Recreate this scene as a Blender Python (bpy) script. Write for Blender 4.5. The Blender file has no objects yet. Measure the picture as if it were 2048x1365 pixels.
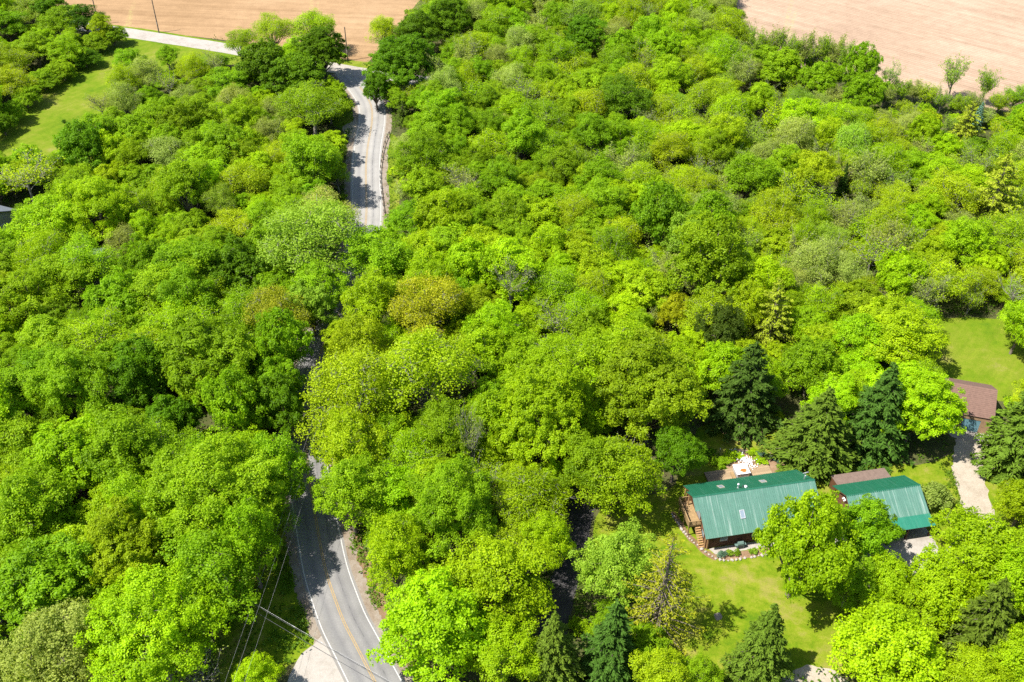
import bpy, bmesh, math, random
import numpy as np
from mathutils import Vector, Matrix

# ------------------------------------------------------------------ camera, sky, sun, exposure
S = bpy.context.scene
COL = S.collection
CAM_H, PITCH, FPX = 115.0, math.radians(39.0), 2120.0
cam_d = bpy.data.cameras.new('camera'); cam = bpy.data.objects.new('camera', cam_d); COL.objects.link(cam)
cam.location = (0, 0, CAM_H); cam.rotation_euler = (math.radians(90) - PITCH, 0, 0)
cam_d.sensor_width = 36; cam_d.lens = 36 * FPX / 2048; cam_d.clip_start = 1; cam_d.clip_end = 6000
S.camera = cam
SUN_DIR = Vector((-0.93, -0.36, 0)).normalized()          # horizontal direction towards the sun
SUN_EL = math.radians(59)
to_sun = Vector((SUN_DIR.x * math.cos(SUN_EL), SUN_DIR.y * math.cos(SUN_EL), math.sin(SUN_EL)))
W = bpy.data.worlds.new('World'); S.world = W; W.use_nodes = True
nt = W.node_tree; nt.nodes.clear()
sky = nt.nodes.new('ShaderNodeTexSky'); sky.sky_type = 'NISHITA'; sky.sun_disc = False
sky.sun_elevation = SUN_EL; sky.sun_rotation = math.atan2(to_sun.x, to_sun.y)
bg = nt.nodes.new('ShaderNodeBackground'); bg.inputs['Strength'].default_value = 0.09
wo = nt.nodes.new('ShaderNodeOutputWorld')
nt.links.new(sky.outputs[0], bg.inputs[0]); nt.links.new(bg.outputs[0], wo.inputs[0])
sun_d = bpy.data.lights.new('sun', 'SUN'); sun = bpy.data.objects.new('sun', sun_d); COL.objects.link(sun)
sun_d.energy = 4.6; sun_d.angle = math.radians(0.53); sun_d.color = (1.0, 0.95, 0.87)
sun.rotation_euler = to_sun.to_track_quat('Z', 'Y').to_euler(); sun.location = (0, 100, 200)
S.view_settings.view_transform = 'Standard'; S.view_settings.look = 'None'
S.view_settings.exposure = 1.45; S.view_settings.gamma = 1; S.view_settings.use_curve_mapping = False
S.cycles.max_bounces = 8; S.cycles.diffuse_bounces = 4; S.cycles.glossy_bounces = 3; S.cycles.transmission_bounces = 6
S.cycles.use_denoising = False

rnd = random.Random(7)
rng = np.random.default_rng(11)

# ------------------------------------------------------------------ helpers
def G(px, py, z=0.0):
    """pixel of the photograph -> the point of height z it shows"""
    dx = (px - 1024) / FPX; dy = -(py - 682.5) / FPX
    d = (dx, math.cos(PITCH) + dy * math.sin(PITCH), -math.sin(PITCH) + dy * math.cos(PITCH))
    t = (z - CAM_H) / d[2]
    return (d[0] * t, d[1] * t)
def proj(x, y, z):
    zc = z - CAM_H
    dep = y * math.cos(PITCH) - zc * math.sin(PITCH)
    up = y * math.sin(PITCH) + zc * math.cos(PITCH)
    return (1024 + FPX * x / dep, 682.5 - FPX * up / dep, FPX / dep)
def in_poly(x, y, poly):
    c = False; n = len(poly); j = n - 1
    for i in range(n):
        xi, yi = poly[i]; xj, yj = poly[j]
        if (yi > y) != (yj > y) and x < (xj - xi) * (y - yi) / (yj - yi) + xi: c = not c
        j = i
    return c
def smooth(pts, n=6, closed=False):
    out = []; m = len(pts)
    rngi = range(m) if closed else range(m - 1)
    for i in rngi:
        g = (lambda k: pts[k % m]) if closed else (lambda k: pts[min(max(k, 0), m - 1)])
        p0, p1, p2, p3 = g(i - 1), g(i), g(i + 1), g(i + 2)
        for k in range(n):
            t = k / n
            out.append(tuple(0.5 * (2 * b + (c - a) * t + (2 * a - 5 * b + 4 * c - d) * t * t + (3 * b - a - 3 * c + d) * t ** 3)
                             for a, b, c, d in zip(p0, p1, p2, p3)))
    if not closed: out.append(tuple(pts[-1]))
    return out

def new_obj(name, me, mat=None, parent=None):
    if mat is not None and not me.materials:
        me.materials.append(mat)
    o = bpy.data.objects.new(name, me); COL.objects.link(o)
    if parent is not None: o.parent = parent
    return o
def empty(name, loc=(0, 0, 0), rz=0.0):
    o = bpy.data.objects.new(name, None); COL.objects.link(o)
    o.location = loc; o.rotation_euler = (0, 0, rz); o.empty_display_size = 0.3
    return o
def tag(o, label, cat, group=None):
    o['label'] = label; o['category'] = cat
    if group: o['group'] = group
    return o
def structure(o): o['kind'] = 'structure'; return o

class MB:
    def __init__(s): s.v = []; s.f = []
    def quad(s, a, b, c, d):
        n = len(s.v); s.v += [a, b, c, d]; s.f.append((n, n + 1, n + 2, n + 3)); return s
    def box(s, x0, x1, y0, y1, z0, z1):
        n = len(s.v)
        s.v += [(x0, y0, z0), (x1, y0, z0), (x1, y1, z0), (x0, y1, z0), (x0, y0, z1), (x1, y0, z1), (x1, y1, z1), (x0, y1, z1)]
        s.f += [(n, n + 3, n + 2, n + 1), (n + 4, n + 5, n + 6, n + 7), (n, n + 1, n + 5, n + 4), (n + 1, n + 2, n + 6, n + 5), (n + 2, n + 3, n + 7, n + 6), (n + 3, n, n + 4, n + 7)]
        return s
    def prism(s, poly, axis, a, b):
        """poly of (p,q) extruded along axis; axis x: (p,q)=(y,z); y: (x,z); z: (x,y)"""
        def mk(p, q, t): return {'x': (t, p, q), 'y': (p, t, q), 'z': (p, q, t)}[axis]
        n = len(s.v); k = len(poly)
        s.v += [mk(p, q, a) for p, q in poly] + [mk(p, q, b) for p, q in poly]
        s.f.append(tuple(range(n, n + k))); s.f.append(tuple(range(n + 2 * k - 1, n + k - 1, -1)))
        for i in range(k):
            j = (i + 1) % k; s.f.append((n + i, n + k + i, n + k + j, n + j))
        return s
    def tube(s, pts, rad, sides=6, cap=True):
        pts = [Vector(p) for p in pts]
        if not hasattr(rad, '__len__'): rad = [rad] * len(pts)
        n0 = len(s.v); up = None
        for i, p in enumerate(pts):
            d = (pts[min(i + 1, len(pts) - 1)] - pts[max(i - 1, 0)])
            d = d.normalized() if d.length > 1e-9 else Vector((0, 0, 1))
            ref = Vector((1, 0, 0)) if abs(d.x) < 0.8 else Vector((0, 1, 0))
            a = d.cross(ref).normalized(); b = d.cross(a)
            for k in range(sides):
                t = 2 * math.pi * k / sides
                q = p + (a * math.cos(t) + b * math.sin(t)) * rad[i]
                s.v.append((q.x, q.y, q.z))
        for i in range(len(pts) - 1):
            for k in range(sides):
                a = n0 + i * sides + k; b = n0 + i * sides + (k + 1) % sides
                s.f.append((a, b, b + sides, a + sides))
        if cap:
            s.f.append(tuple(n0 + k for k in range(sides - 1, -1, -1)))
            e = n0 + (len(pts) - 1) * sides; s.f.append(tuple(e + k for k in range(sides)))
        return s
    def mesh(s, name, smoothed=False):
        me = bpy.data.meshes.new(name); me.from_pydata(s.v, [], s.f); me.update()
        bm = bmesh.new(); bm.from_mesh(me); bmesh.ops.recalc_face_normals(bm, faces=bm.faces); bm.to_mesh(me); bm.free()
        if smoothed: me.polygons.foreach_set('use_smooth', [True] * len(me.polygons))
        return me
    def build(s, name, mat, parent=None, smoothed=False):
        return new_obj(name, s.mesh(name, smoothed), mat, parent)

# ------------------------------------------------------------------ materials
def mat_new(name):
    m = bpy.data.materials.new(name); m.use_nodes = True
    t = m.node_tree; b = t.nodes['Principled BSDF']
    return m, t, b
def N(t, kind, **kw):
    n = t.nodes.new(kind)
    for k, v in kw.items():
        if k in n.inputs: n.inputs[k].default_value = v
        else: setattr(n, k, v)
    return n
def ramp(t, src, stops):
    r = t.nodes.new('ShaderNodeValToRGB'); t.links.new(src, r.inputs[0])
    e = r.color_ramp.elements
    while len(e) < len(stops): e.new(0.5)
    for el, (p, c) in zip(e, stops): el.position = p; el.color = (*c, 1) if len(c) == 3 else c
    return r.outputs[0]
def mixc(t, fac, a, b, mode='MIX'):
    m = t.nodes.new('ShaderNodeMix'); m.data_type = 'RGBA'; m.blend_type = mode
    for sock, v in ((m.inputs[0], fac), (m.inputs[6], a), (m.inputs[7], b)):
        if hasattr(v, 'is_linked') or hasattr(v, 'links'): t.links.new(v, sock)
        elif isinstance(v, (int, float)): sock.default_value = v
        else: sock.default_value = (*v, 1)
    return m.outputs[2]
def pos(t, scale=(1, 1, 1), rot=(0, 0, 0)):
    g = t.nodes.new('ShaderNodeNewGeometry'); m = t.nodes.new('ShaderNodeMapping')
    m.inputs['Scale'].default_value = scale; m.inputs['Rotation'].default_value = rot
    t.links.new(g.outputs['Position'], m.inputs[0]); return m.outputs[0]
def rpos(t, scale, ang):
    """world position turned about Z first, then stretched"""
    m = t.nodes.new('ShaderNodeMapping'); m.inputs['Scale'].default_value = scale
    t.links.new(pos(t, (1, 1, 1), (0, 0, ang)), m.inputs[0]); return m.outputs[0]
def opos(t, scale=(1, 1, 1), rot=(0, 0, 0)):
    g = t.nodes.new('ShaderNodeTexCoord'); m = t.nodes.new('ShaderNodeMapping')
    m.inputs['Scale'].default_value = scale; m.inputs['Rotation'].default_value = rot
    t.links.new(g.outputs['Object'], m.inputs[0]); return m.outputs[0]
def noise(t, vec, scale, detail=4, rough=0.6, dist=0.0):
    n = N(t, 'ShaderNodeTexNoise', Scale=scale, Detail=detail, Roughness=rough, Distortion=dist)
    t.links.new(vec, n.inputs['Vector']); return n.outputs['Fac']
def bump(t, b, h, strength, dist):
    n = N(t, 'ShaderNodeBump', Strength=strength, Distance=dist)
    t.links.new(h, n.inputs['Height']); t.links.new(n.outputs[0], b.inputs['Normal'])
def plain(name, col, rough=0.6, var=0.25, scale=6.0, metal=0.0, spec=0.3, bmp=0.0):
    m, t, b = mat_new(name)
    v = opos(t); f = noise(t, v, scale)
    c = ramp(t, f, [(0.25, tuple(x * (1 - var) for x in col)), (0.75, tuple(min(1, x * (1 + var)) for x in col))])
    t.links.new(c, b.inputs['Base Color']); b.inputs['Roughness'].default_value = rough
    b.inputs['Metallic'].default_value = metal; b.inputs['Specular IOR Level'].default_value = spec
    if bmp: bump(t, b, f, 0.5, bmp)
    return m

def leaf_mat(name, trans=0.5, rough=0.5, spec=0.12):
    """leaf colour = the colour of the crown object, varied leaf by leaf"""
    m, t, b = mat_new(name)
    oi = t.nodes.new('ShaderNodeObjectInfo')
    at = t.nodes.new('ShaderNodeAttribute'); at.attribute_name = 'tint'
    v = ramp(t, at.outputs['Fac'], [(0.0, (0.62, 0.68, 0.55)), (0.5, (1, 1, 1)), (1.0, (1.36, 1.28, 1.5))])
    c = mixc(t, 1.0, oi.outputs['Color'], v, 'MULTIPLY')
    t.links.new(c, b.inputs['Base Color']); b.inputs['Roughness'].default_value = rough
    b.inputs['Specular IOR Level'].default_value = spec
    tr = t.nodes.new('ShaderNodeBsdfTranslucent')
    c2 = mixc(t, 1.0, c, (1.25, 1.3, 0.3), 'MULTIPLY'); t.links.new(c2, tr.inputs[0])
    mx = t.nodes.new('ShaderNodeMixShader'); mx.inputs[0].default_value = trans
    t.links.new(b.outputs[0], mx.inputs[1]); t.links.new(tr.outputs[0], mx.inputs[2])
    t.links.new(mx.outputs[0], t.nodes['Material Output'].inputs[0])
    return m
LEAF = leaf_mat('leaf')
NEEDLE = leaf_mat('needle', 0.15, 0.7, 0.04)
def bark_mat(name, lo, hi):
    m, t, b = mat_new(name); v = opos(t, (1, 1, 0.25)); f = noise(t, v, 9, 6, 0.7)
    t.links.new(ramp(t, f, [(0.3, lo), (0.7, hi)]), b.inputs['Base Color']); b.inputs['Roughness'].default_value = 0.9
    b.inputs['Specular IOR Level'].default_value = 0.1
    bump(t, b, f, 0.6, 0.03); return m
BARK = bark_mat('bark', (0.07, 0.055, 0.04), (0.19, 0.16, 0.125))
GREYBARK = bark_mat('grey_bark', (0.1, 0.092, 0.075), (0.25, 0.235, 0.2))

def ground_mat(name, stops, s1=0.12, s2=2.2, fine=9.0, bmp=0.08, rough=0.95, mow=None):
    m, t, b = mat_new(name); v = pos(t)
    a = noise(t, v, s1, 5, 0.6); f = noise(t, v, s2, 5, 0.7); g = noise(t, v, fine, 3, 0.7)
    add = N(t, 'ShaderNodeMath', operation='MULTIPLY_ADD'); t.links.new(a, add.inputs[0]); add.inputs[1].default_value = 0.6
    mu = N(t, 'ShaderNodeMath', operation='MULTIPLY'); t.links.new(f, mu.inputs[0]); mu.inputs[1].default_value = 0.4
    t.links.new(mu.outputs[0], add.inputs[2])
    c = ramp(t, add.outputs[0], stops)
    c = mixc(t, 1.0, c, ramp(t, g, [(0.3, (0.72, 0.72, 0.72)), (0.7, (1.22, 1.22, 1.22))]), 'MULTIPLY')
    if mow is not None:      # passes of the mower
        c = mixc(t, .8, c, ramp(t, noise(t, rpos(t, (.05, .7, 1), mow), 1.0, 3, .6), [(0.3, (.84, .88, .8)), (.7, (1.14, 1.1, 1.1))]), 'MULTIPLY')
    t.links.new(c, b.inputs['Base Color']); b.inputs['Roughness'].default_value = rough
    b.inputs['Specular IOR Level'].default_value = 0.08
    bump(t, b, g, 0.7, bmp); return m
M_FLOOR = ground_mat('forest_floor', [(0.3, (0.03, 0.043, 0.01)), (0.5, (0.06, 0.065, 0.022)), (0.7, (0.095, 0.073, 0.043))], 0.2, 1.5, 6)
M_LAWN = ground_mat('lawn_grass', [(0.4, (0.06, 0.118, 0.004)), (0.47, (0.098, 0.146, 0.005)), (0.53, (0.132, 0.165, 0.011)), (0.61, (0.172, 0.165, 0.035))], 0.16, 0.7, 7, 0.03, mow=0.5)
M_MEADOW = ground_mat('meadow_grass', [(0.36, (0.06, 0.115, 0.005)), (0.46, (0.092, 0.142, 0.006)), (0.56, (0.125, 0.155, 0.014)), (0.68, (0.18, 0.165, 0.05))], 0.07, 0.5, 6, 0.03, mow=-0.9)
M_GRAVEL = ground_mat('pale_gravel', [(0.3, (0.210, 0.170, 0.125)), (0.5, (0.275, 0.238, 0.186)), (0.7, (0.331, 0.289, 0.233))], 0.35, 2.0, 8, 0.03)
M_CONCRETE = ground_mat('concrete', [(0.3, (0.205, 0.181, 0.153)), (0.5, (0.267, 0.244, 0.216)), (0.7, (0.306, 0.284, 0.255))], 0.3, 1.2, 14, 0.006)
M_SHOULDER = ground_mat('gravel_shoulder', [(0.3, (0.114, 0.079, 0.051)), (0.5, (0.181, 0.148, 0.114)), (0.7, (0.238, 0.216, 0.187))], 0.5, 2.4, 10, 0.03)
M_LITTER = ground_mat('leaf_litter', [(0.3, (0.091, 0.057, 0.028)), (0.5, (0.159, 0.102, 0.057)), (0.7, (0.205, 0.148, 0.091))], 0.6, 3.0, 9, 0.05)
M_DARKDRIVE = ground_mat('old_asphalt', [(0.3, (0.026, 0.026, 0.028)), (0.5, (0.043, 0.041, 0.043)), (0.75, (0.074, 0.068, 0.059))], 0.4, 2.4, 10, 0.01)
M_MULCH = ground_mat('mulch', [(0.3, (0.114, 0.068, 0.04)), (0.5, (0.193, 0.125, 0.074)), (0.7, (0.249, 0.17, 0.114))], 0.6, 3.0, 9, 0.05)

def field_mat(name, base, dark, light, ang, rows, rowscale, trackang):
    m, t, b = mat_new(name)
    v = pos(t); big = noise(t, v, 0.018, 4, 0.55); mid = noise(t, v, 0.35, 5, 0.7); fine = noise(t, v, 2.5, 3, 0.7)
    c = ramp(t, big, [(0.32, dark), (0.5, base), (0.68, light)])
    # stripes left by the machine along its passes
    sv = pos(t, (1, 1, 1), (0, 0, ang))
    st = noise(t, rpos(t, (0.012, rowscale, 1), ang), 1.0, 6, 0.75, 0.15)
    c = mixc(t, 0.75, c, ramp(t, st, [(0.3, (0.68, 0.64, 0.6)), (0.5, (1, 1, 1)), (0.7, (1.22, 1.22, 1.22))]), 'MULTIPLY')
    w = N(t, 'ShaderNodeTexWave', wave_type='BANDS', bands_direction='Y', Scale=rows, Distortion=1.2, Detail=2)
    w.inputs['Detail Scale'].default_value = 0.2
    t.links.new(sv, w.inputs['Vector'])
    c = mixc(t, 0.8, c, ramp(t, w.outputs['Fac'], [(0.0, (0.86, 0.85, 0.84)), (1.0, (1.07, 1.07, 1.07))]), 'MULTIPLY')
    c = mixc(t, 1.0, c, ramp(t, mid, [(0.3, (0.88, 0.87, 0.86)), (0.7, (1.1, 1.1, 1.1))]), 'MULTIPLY')
    c = mixc(t, 1.0, c, ramp(t, fine, [(0.3, (0.86, 0.86, 0.86)), (0.7, (1.12, 1.12, 1.12))]), 'MULTIPLY')
    # weeds coming up along a few wheel tracks
    tr = noise(t, rpos(t, (0.16, 0.006, 1), trackang), 1.0, 2, 0.5)
    wd = noise(t, v, 0.9, 4, 0.7)
    mm = N(t, 'ShaderNodeMath', operation='MULTIPLY')
    t.links.new(ramp(t, tr, [(0.66, (0, 0, 0)), (0.72, (1, 1, 1))]), mm.inputs[0]); t.links.new(ramp(t, wd, [(0.45, (0, 0, 0)), (0.65, (0.6, 0.6, 0.6))]), mm.inputs[1])
    c = mixc(t, mm.outputs[0], c, (0.3, 0.3, 0.1))
    t.links.new(c, b.inputs['Base Color']); b.inputs['Roughness'].default_value = 1; b.inputs['Specular IOR Level'].default_value = 0.03
    bump(t, b, fine, 0.6, 0.06); return m
M_FIELD_A = field_mat('orange_soil', (0.249, 0.163, 0.09), (0.215, 0.138, 0.073), (0.284, 0.194, 0.112), math.radians(6), 0.42, 0.35, math.radians(-8))
M_FIELD_B = field_mat('pale_soil', (0.275, 0.198, 0.14), (0.24, 0.17, 0.12), (0.315, 0.232, 0.17), math.radians(38), 0.3, 0.3, math.radians(18))

def asphalt_mat():
    m, t, b = mat_new('asphalt')
    uv = t.nodes.new('ShaderNodeUVMap'); sep = t.nodes.new('ShaderNodeSeparateXYZ'); t.links.new(uv.outputs[0], sep.inputs[0])
    v = pos(t); a = noise(t, v, 0.3, 5, 0.6); f = noise(t, v, 6, 4, 0.7)
    # wear across each lane: paler wheel tracks, darker oil strip between them
    c = ramp(t, sep.outputs['X'], [(0.0, (0.142, 0.133, 0.122)), (0.10, (0.153, 0.148, 0.139)), (0.2, (0.133, 0.131, 0.128)), (0.28, (0.114, 0.112, 0.112)), (0.38, (0.148, 0.144, 0.139)), (0.5, (0.128, 0.125, 0.12)),
                                   (0.62, (0.148, 0.144, 0.139)), (0.71, (0.111, 0.109, 0.109)), (0.81, (0.139, 0.136, 0.132)), (0.92, (0.128, 0.125, 0.122)), (1.0, (0.148, 0.139, 0.128))])
    c = mixc(t, 1.0, c, ramp(t, a, [(0.3, (0.88, 0.88, 0.88)), (0.7, (1.12, 1.12, 1.12))]), 'MULTIPLY')
    c = mixc(t, 1.0, c, ramp(t, f, [(0.3, (0.86, 0.86, 0.86)), (0.7, (1.14, 1.14, 1.14))]), 'MULTIPLY')
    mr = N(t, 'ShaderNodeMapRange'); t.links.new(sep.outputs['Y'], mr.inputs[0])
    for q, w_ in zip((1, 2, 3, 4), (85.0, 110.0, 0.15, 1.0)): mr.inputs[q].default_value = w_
    c = mixc(t, 1.0, c, mixc(t, mr.outputs[0], (1, 1, 1), (1.55, 1.53, 1.48)), 'MULTIPLY')     # paler far stretch: older paving, plus glancing light and haze put into the colour
    # dark broken crack that wanders along the right lane
    cr = noise(t, pos(t, (0.06, 0.06, 1)), 1.0, 3, 0.6)
    ma = N(t, 'ShaderNodeMath', operation='MULTIPLY_ADD'); t.links.new(cr, ma.inputs[0]); ma.inputs[1].default_value = 0.16
    t.links.new(sep.outputs['X'], ma.inputs[2])
    line = ramp(t, ma.outputs[0], [(0.775, (0, 0, 0)), (0.785, (1, 1, 1)), (0.793, (1, 1, 1)), (0.803, (0, 0, 0))])
    br = ramp(t, noise(t, v, 0.7, 4, 0.7), [(0.45, (0, 0, 0)), (0.6, (0.75, 0.75, 0.75))])
    mm = N(t, 'ShaderNodeMath', operation='MULTIPLY'); t.links.new(line, mm.inputs[0]); t.links.new(br, mm.inputs[1])
    c = mixc(t, mm.outputs[0], c, (0.06, 0.06, 0.06))
    t.links.new(c, b.inputs['Base Color']); b.inputs['Roughness'].default_value = 0.85; b.inputs['Specular IOR Level'].default_value = 0.2
    bump(t, b, f, 0.4, 0.01); return m
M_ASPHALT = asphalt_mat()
def paint_mat(name, col):
    m, t, b = mat_new(name); f = noise(t, pos(t), 5, 5, 0.75)
    t.links.new(ramp(t, f, [(0.32, tuple(0.55 * x for x in col)), (0.55, col)]), b.inputs['Base Color']); b.inputs['Roughness'].default_value = 0.7; return m
M_WHITE_LINE = paint_mat('white_paint', (0.36, 0.355, 0.34)); M_YELLOW_LINE = paint_mat('yellow_paint', (0.28, 0.19, 0.075))

def roof_mat(name, base, fade):
    m, t, b = mat_new(name)
    f = noise(t, rpos(t, (4.5, 0.12, 0.12), -math.radians(10.66)), 1.0, 5, 0.75); g = noise(t, pos(t), 1.2, 4, 0.6)
    c = ramp(t, f, [(0.3, base), (0.54, tuple(x * 1.1 for x in base)), (0.7, fade)])
    c = mixc(t, 0.6, c, ramp(t, g, [(0.3, (0.9, 0.9, 0.9)), (0.7, (1.1, 1.1, 1.1))]), 'MULTIPLY')
    t.links.new(c, b.inputs['Base Color']); b.inputs['Roughness'].default_value = 0.34
    b.inputs['Metallic'].default_value = 0.0; b.inputs['Specular IOR Level'].default_value = 0.6
    return m
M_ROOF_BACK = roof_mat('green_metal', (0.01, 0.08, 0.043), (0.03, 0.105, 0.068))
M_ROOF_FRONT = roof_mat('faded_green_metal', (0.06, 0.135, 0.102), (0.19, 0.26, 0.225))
M_ROOF_LOW = roof_mat('plain_green_metal', (0.015, 0.116, 0.073), (0.034, 0.138, 0.095))
M_LOG = plain('log_wood', (0.085, 0.038, 0.018), 0.7, 0.35, 5, bmp=0.01)
M_LOGEND = plain('sawn_log_end', (0.261, 0.153, 0.068), 0.7, 0.3, 9)
M_DECK = plain('tan_deck_wood', (0.216, 0.144, 0.068), 0.75, 0.25, 4)
M_DECKGREY = plain('weathered_deck_wood', (0.227, 0.164, 0.096), 0.8, 0.3, 3)
M_DARKWOOD = plain('dark_brown_wood', (0.085, 0.04, 0.022), 0.7, 0.3, 5)
M_BROWNROOF = plain('brown_shingle', (0.125, 0.088, 0.07), 0.9, 0.22, 2.5)
M_REDROOF = plain('red_brown_shingle', (0.125, 0.075, 0.058), 0.9, 0.18, 2.5)
M_TANWALL = plain('tan_siding', (0.261, 0.17, 0.096), 0.8, 0.15, 2)
M_BLUEDOOR = plain('pale_blue_paint', (0.114, 0.227, 0.267), 0.5, 0.1, 2)
M_WHITE = plain('white_paint_trim', (0.72, 0.72, 0.70), 0.5, 0.08, 3)
M_METAL = plain('galvanised_metal', (0.52, 0.53, 0.54), 0.4, 0.15, 5, metal=0.6)
M_DARKMETAL = plain('dark_metal', (0.05, 0.05, 0.055), 0.5, 0.2, 6)
M_SLATE = plain('slate_grey_shingle', (0.091, 0.105, 0.125), 0.85, 0.2, 3)
M_GREYWALL = plain('grey_siding', (0.238, 0.238, 0.227), 0.8, 0.12, 2)
M_STONE = plain('pale_stone', (0.261, 0.233, 0.199), 0.9, 0.3, 3)
M_GRILL = plain('grey_green_enamel', (0.091, 0.142, 0.125), 0.45, 0.2, 4)
M_POLE = plain('weathered_pole_wood', (0.13, 0.10, 0.075), 0.9, 0.3, 3)
M_WIRE = plain('aluminium_cable', (0.3, 0.3, 0.3), 0.4, 0.1, 3, metal=0.3)
M_GREYWIRE = plain('grey_cable', (0.2, 0.2, 0.2), 0.5, 0.1, 3)
M_DARKWIRE = plain('black_cable', (0.05, 0.05, 0.055), 0.5, 0.1, 3)
def glass_mat():
    m, t, b = mat_new('skylight_glass'); b.inputs['Base Color'].default_value = (0.16, 0.2, 0.24, 1)
    b.inputs['Roughness'].default_value = 0.12; b.inputs['Specular IOR Level'].default_value = 0.7; return m
M_GLASS = glass_mat()
def cover_mat():
    m, t, b = mat_new('tub_cover'); f = noise(t, opos(t), 1.6, 4, 0.6)
    g = N(t, 'ShaderNodeTexGradient', gradient_type='SPHERICAL'); mp = t.nodes.new('ShaderNodeMapping'); tc = t.nodes.new('ShaderNodeTexCoord')
    mp.inputs['Location'].default_value = (-0.125, 0.62, -0.07); mp.inputs['Scale'].default_value = (1.25, 1.6, 1)
    t.links.new(tc.outputs['Object'], mp.inputs[0]); t.links.new(mp.outputs[0], g.inputs[0])
    mm = N(t, 'ShaderNodeMath', operation='MULTIPLY'); t.links.new(g.outputs['Fac'], mm.inputs[0]); t.links.new(ramp(t, f, [(0.3, (0.4, 0.4, 0.4)), (0.6, (1.6, 1.6, 1.6))]), mm.inputs[1])
    c = mixc(t, ramp(t, mm.outputs[0], [(0.15, (0, 0, 0)), (0.6, (1, 1, 1))]), (0.66, 0.65, 0.66), (0.36, 0.11, 0.02))
    t.links.new(c, b.inputs['Base Color']); b.inputs['Roughness'].default_value = 0.4; return m
M_COVER = cover_mat()

# ------------------------------------------------------------------ the ground and the sheets on it
def sheet(name, poly, mat, z, n=5, jit=0.25, soft=True, px=True):
    pts = [G(*p) for p in poly] if px else list(poly)
    if soft: pts = smooth(pts, n, True)
    if jit: pts = [(x + rnd.uniform(-jit, jit), y + rnd.uniform(-jit, jit)) for x, y in pts]
    bm = bmesh.new(); vs = [bm.verts.new((x, y, z)) for x, y in pts]
    es = [bm.edges.new((vs[i], vs[(i + 1) % len(vs)])) for i in range(len(vs))]
    bmesh.ops.triangle_fill(bm, use_beauty=True, edges=es)
    bmesh.ops.recalc_face_normals(bm, faces=bm.faces)
    for f in bm.faces:
        if f.normal.z < 0: f.normal_flip()
    me = bpy.data.meshes.new(name); bm.to_mesh(me); bm.free()
    o = new_obj(name, me, mat); structure(o); return o, pts
def strip(name, pts, o0, o1, mat, z, parent=None, jit=0.0):
    """ribbon along a line of ground points between two sideways offsets"""
    v = []; f = []; uv = []; L = 0
    for i, p in enumerate(pts):
        a = pts[max(i - 1, 0)]; b = pts[min(i + 1, len(pts) - 1)]
        dx, dy = b[0] - a[0], b[1] - a[1]; l = math.hypot(dx, dy) or 1
        nx, ny = dy / l, -dx / l
        j0 = rnd.uniform(-jit, jit); j1 = rnd.uniform(-jit, jit)
        q0 = o0[i] if hasattr(o0, '__len__') else o0; q1 = o1[i] if hasattr(o1, '__len__') else o1
        v += [(p[0] + nx * (q0 + j0), p[1] + ny * (q0 + j0), z), (p[0] + nx * (q1 + j1), p[1] + ny * (q1 + j1), z)]
        if i: L += math.hypot(p[0] - pts[i - 1][0], p[1] - pts[i - 1][1]); f.append((2 * i - 2, 2 * i - 1, 2 * i + 1, 2 * i))
        uv += [(0, L), (1, L)]
    me = bpy.data.meshes.new(name); me.from_pydata(v, [], f); me.update()
    ul = me.uv_layers.new(name='UVMap')
    for lp in me.loops: ul.data[lp.index].uv = uv[lp.vertex_index]
    bm = bmesh.new(); bm.from_mesh(me)
    for fc in bm.faces:
        if fc.normal.z < 0: fc.normal_flip()
    bm.to_mesh(me); bm.free()
    o = new_obj(name, me, mat, parent)
    if parent is None: structure(o)
    return o

g = MB().quad((-1600, -500, 0), (1600, -500, 0), (1600, 2600, 0), (-1600, 2600, 0)).build('ground', M_FLOOR); structure(g)
far = lambda x, y: (x, y)
FIELD_A = [G(*p) for p in [(735, 127), (690, 122), (480, 84), (325, 66), (234, 52), (120, 36)]] + [(-230, 300), (-260, 420), (10, 430), (-10, 330)] + [G(840, 0), G(790, 60)]
sheet('ploughed_field', FIELD_A, M_FIELD_A, 0.004, soft=False, jit=0, px=False)
FIELD_B = [G(1478, 30), G(1520, 95), G(1600, 135), (105, 235), (133, 216), (210, 190), (330, 260), (330, 430), (70, 430)] + [G(1470, 0)]
sheet('ploughed_field', FIELD_B, M_FIELD_B, 0.004, soft=False, jit=0, px=False)
MEADOW = [(-60, 330), (0, 235), (60, 195), (150, 130), (232, 68), (330, 80), (500, 106), (520, 120), (420, 135), (300, 150), (260, 190), (240, 260), (200, 330), (60, 345)]
sheet('meadow', MEADOW, M_MEADOW, 0.004, 4, 0.3)
sheet('verge', [(225, 50), (325, 64), (500, 92), (680, 118), (760, 128), (790, 140), (780, 147), (690, 131), (480, 94), (325, 71), (234, 57)], M_MEADOW, 0.008, 3, 0.15)
LAWN = [(1330, 985), (1352, 960), (1380, 890), (1410, 850), (1500, 835), (1600, 860), (1640, 930), (1780, 925), (1850, 930), (1930, 900), (2000, 900), (2048, 960), (2060, 1100), (1960, 1130), (1880, 1180), (1790, 1210), (1740, 1290),
        (1700, 1345), (1600, 1345), (1500, 1365), (1380, 1345), (1280, 1300), (1290, 1200), (1200, 1160), (1185, 1090), (1200, 1020), (1260, 1000)]
sheet('lawn', LAWN, M_LAWN, 0.004, 4, 0.25)
CLEARING = [(1840, 640), (1900, 636), (2020, 640), (2060, 660), (2060, 790), (1990, 800), (1910, 790), (1860, 730)]
sheet('lawn', CLEARING, M_MEADOW, 0.004, 4, 0.25)
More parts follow.
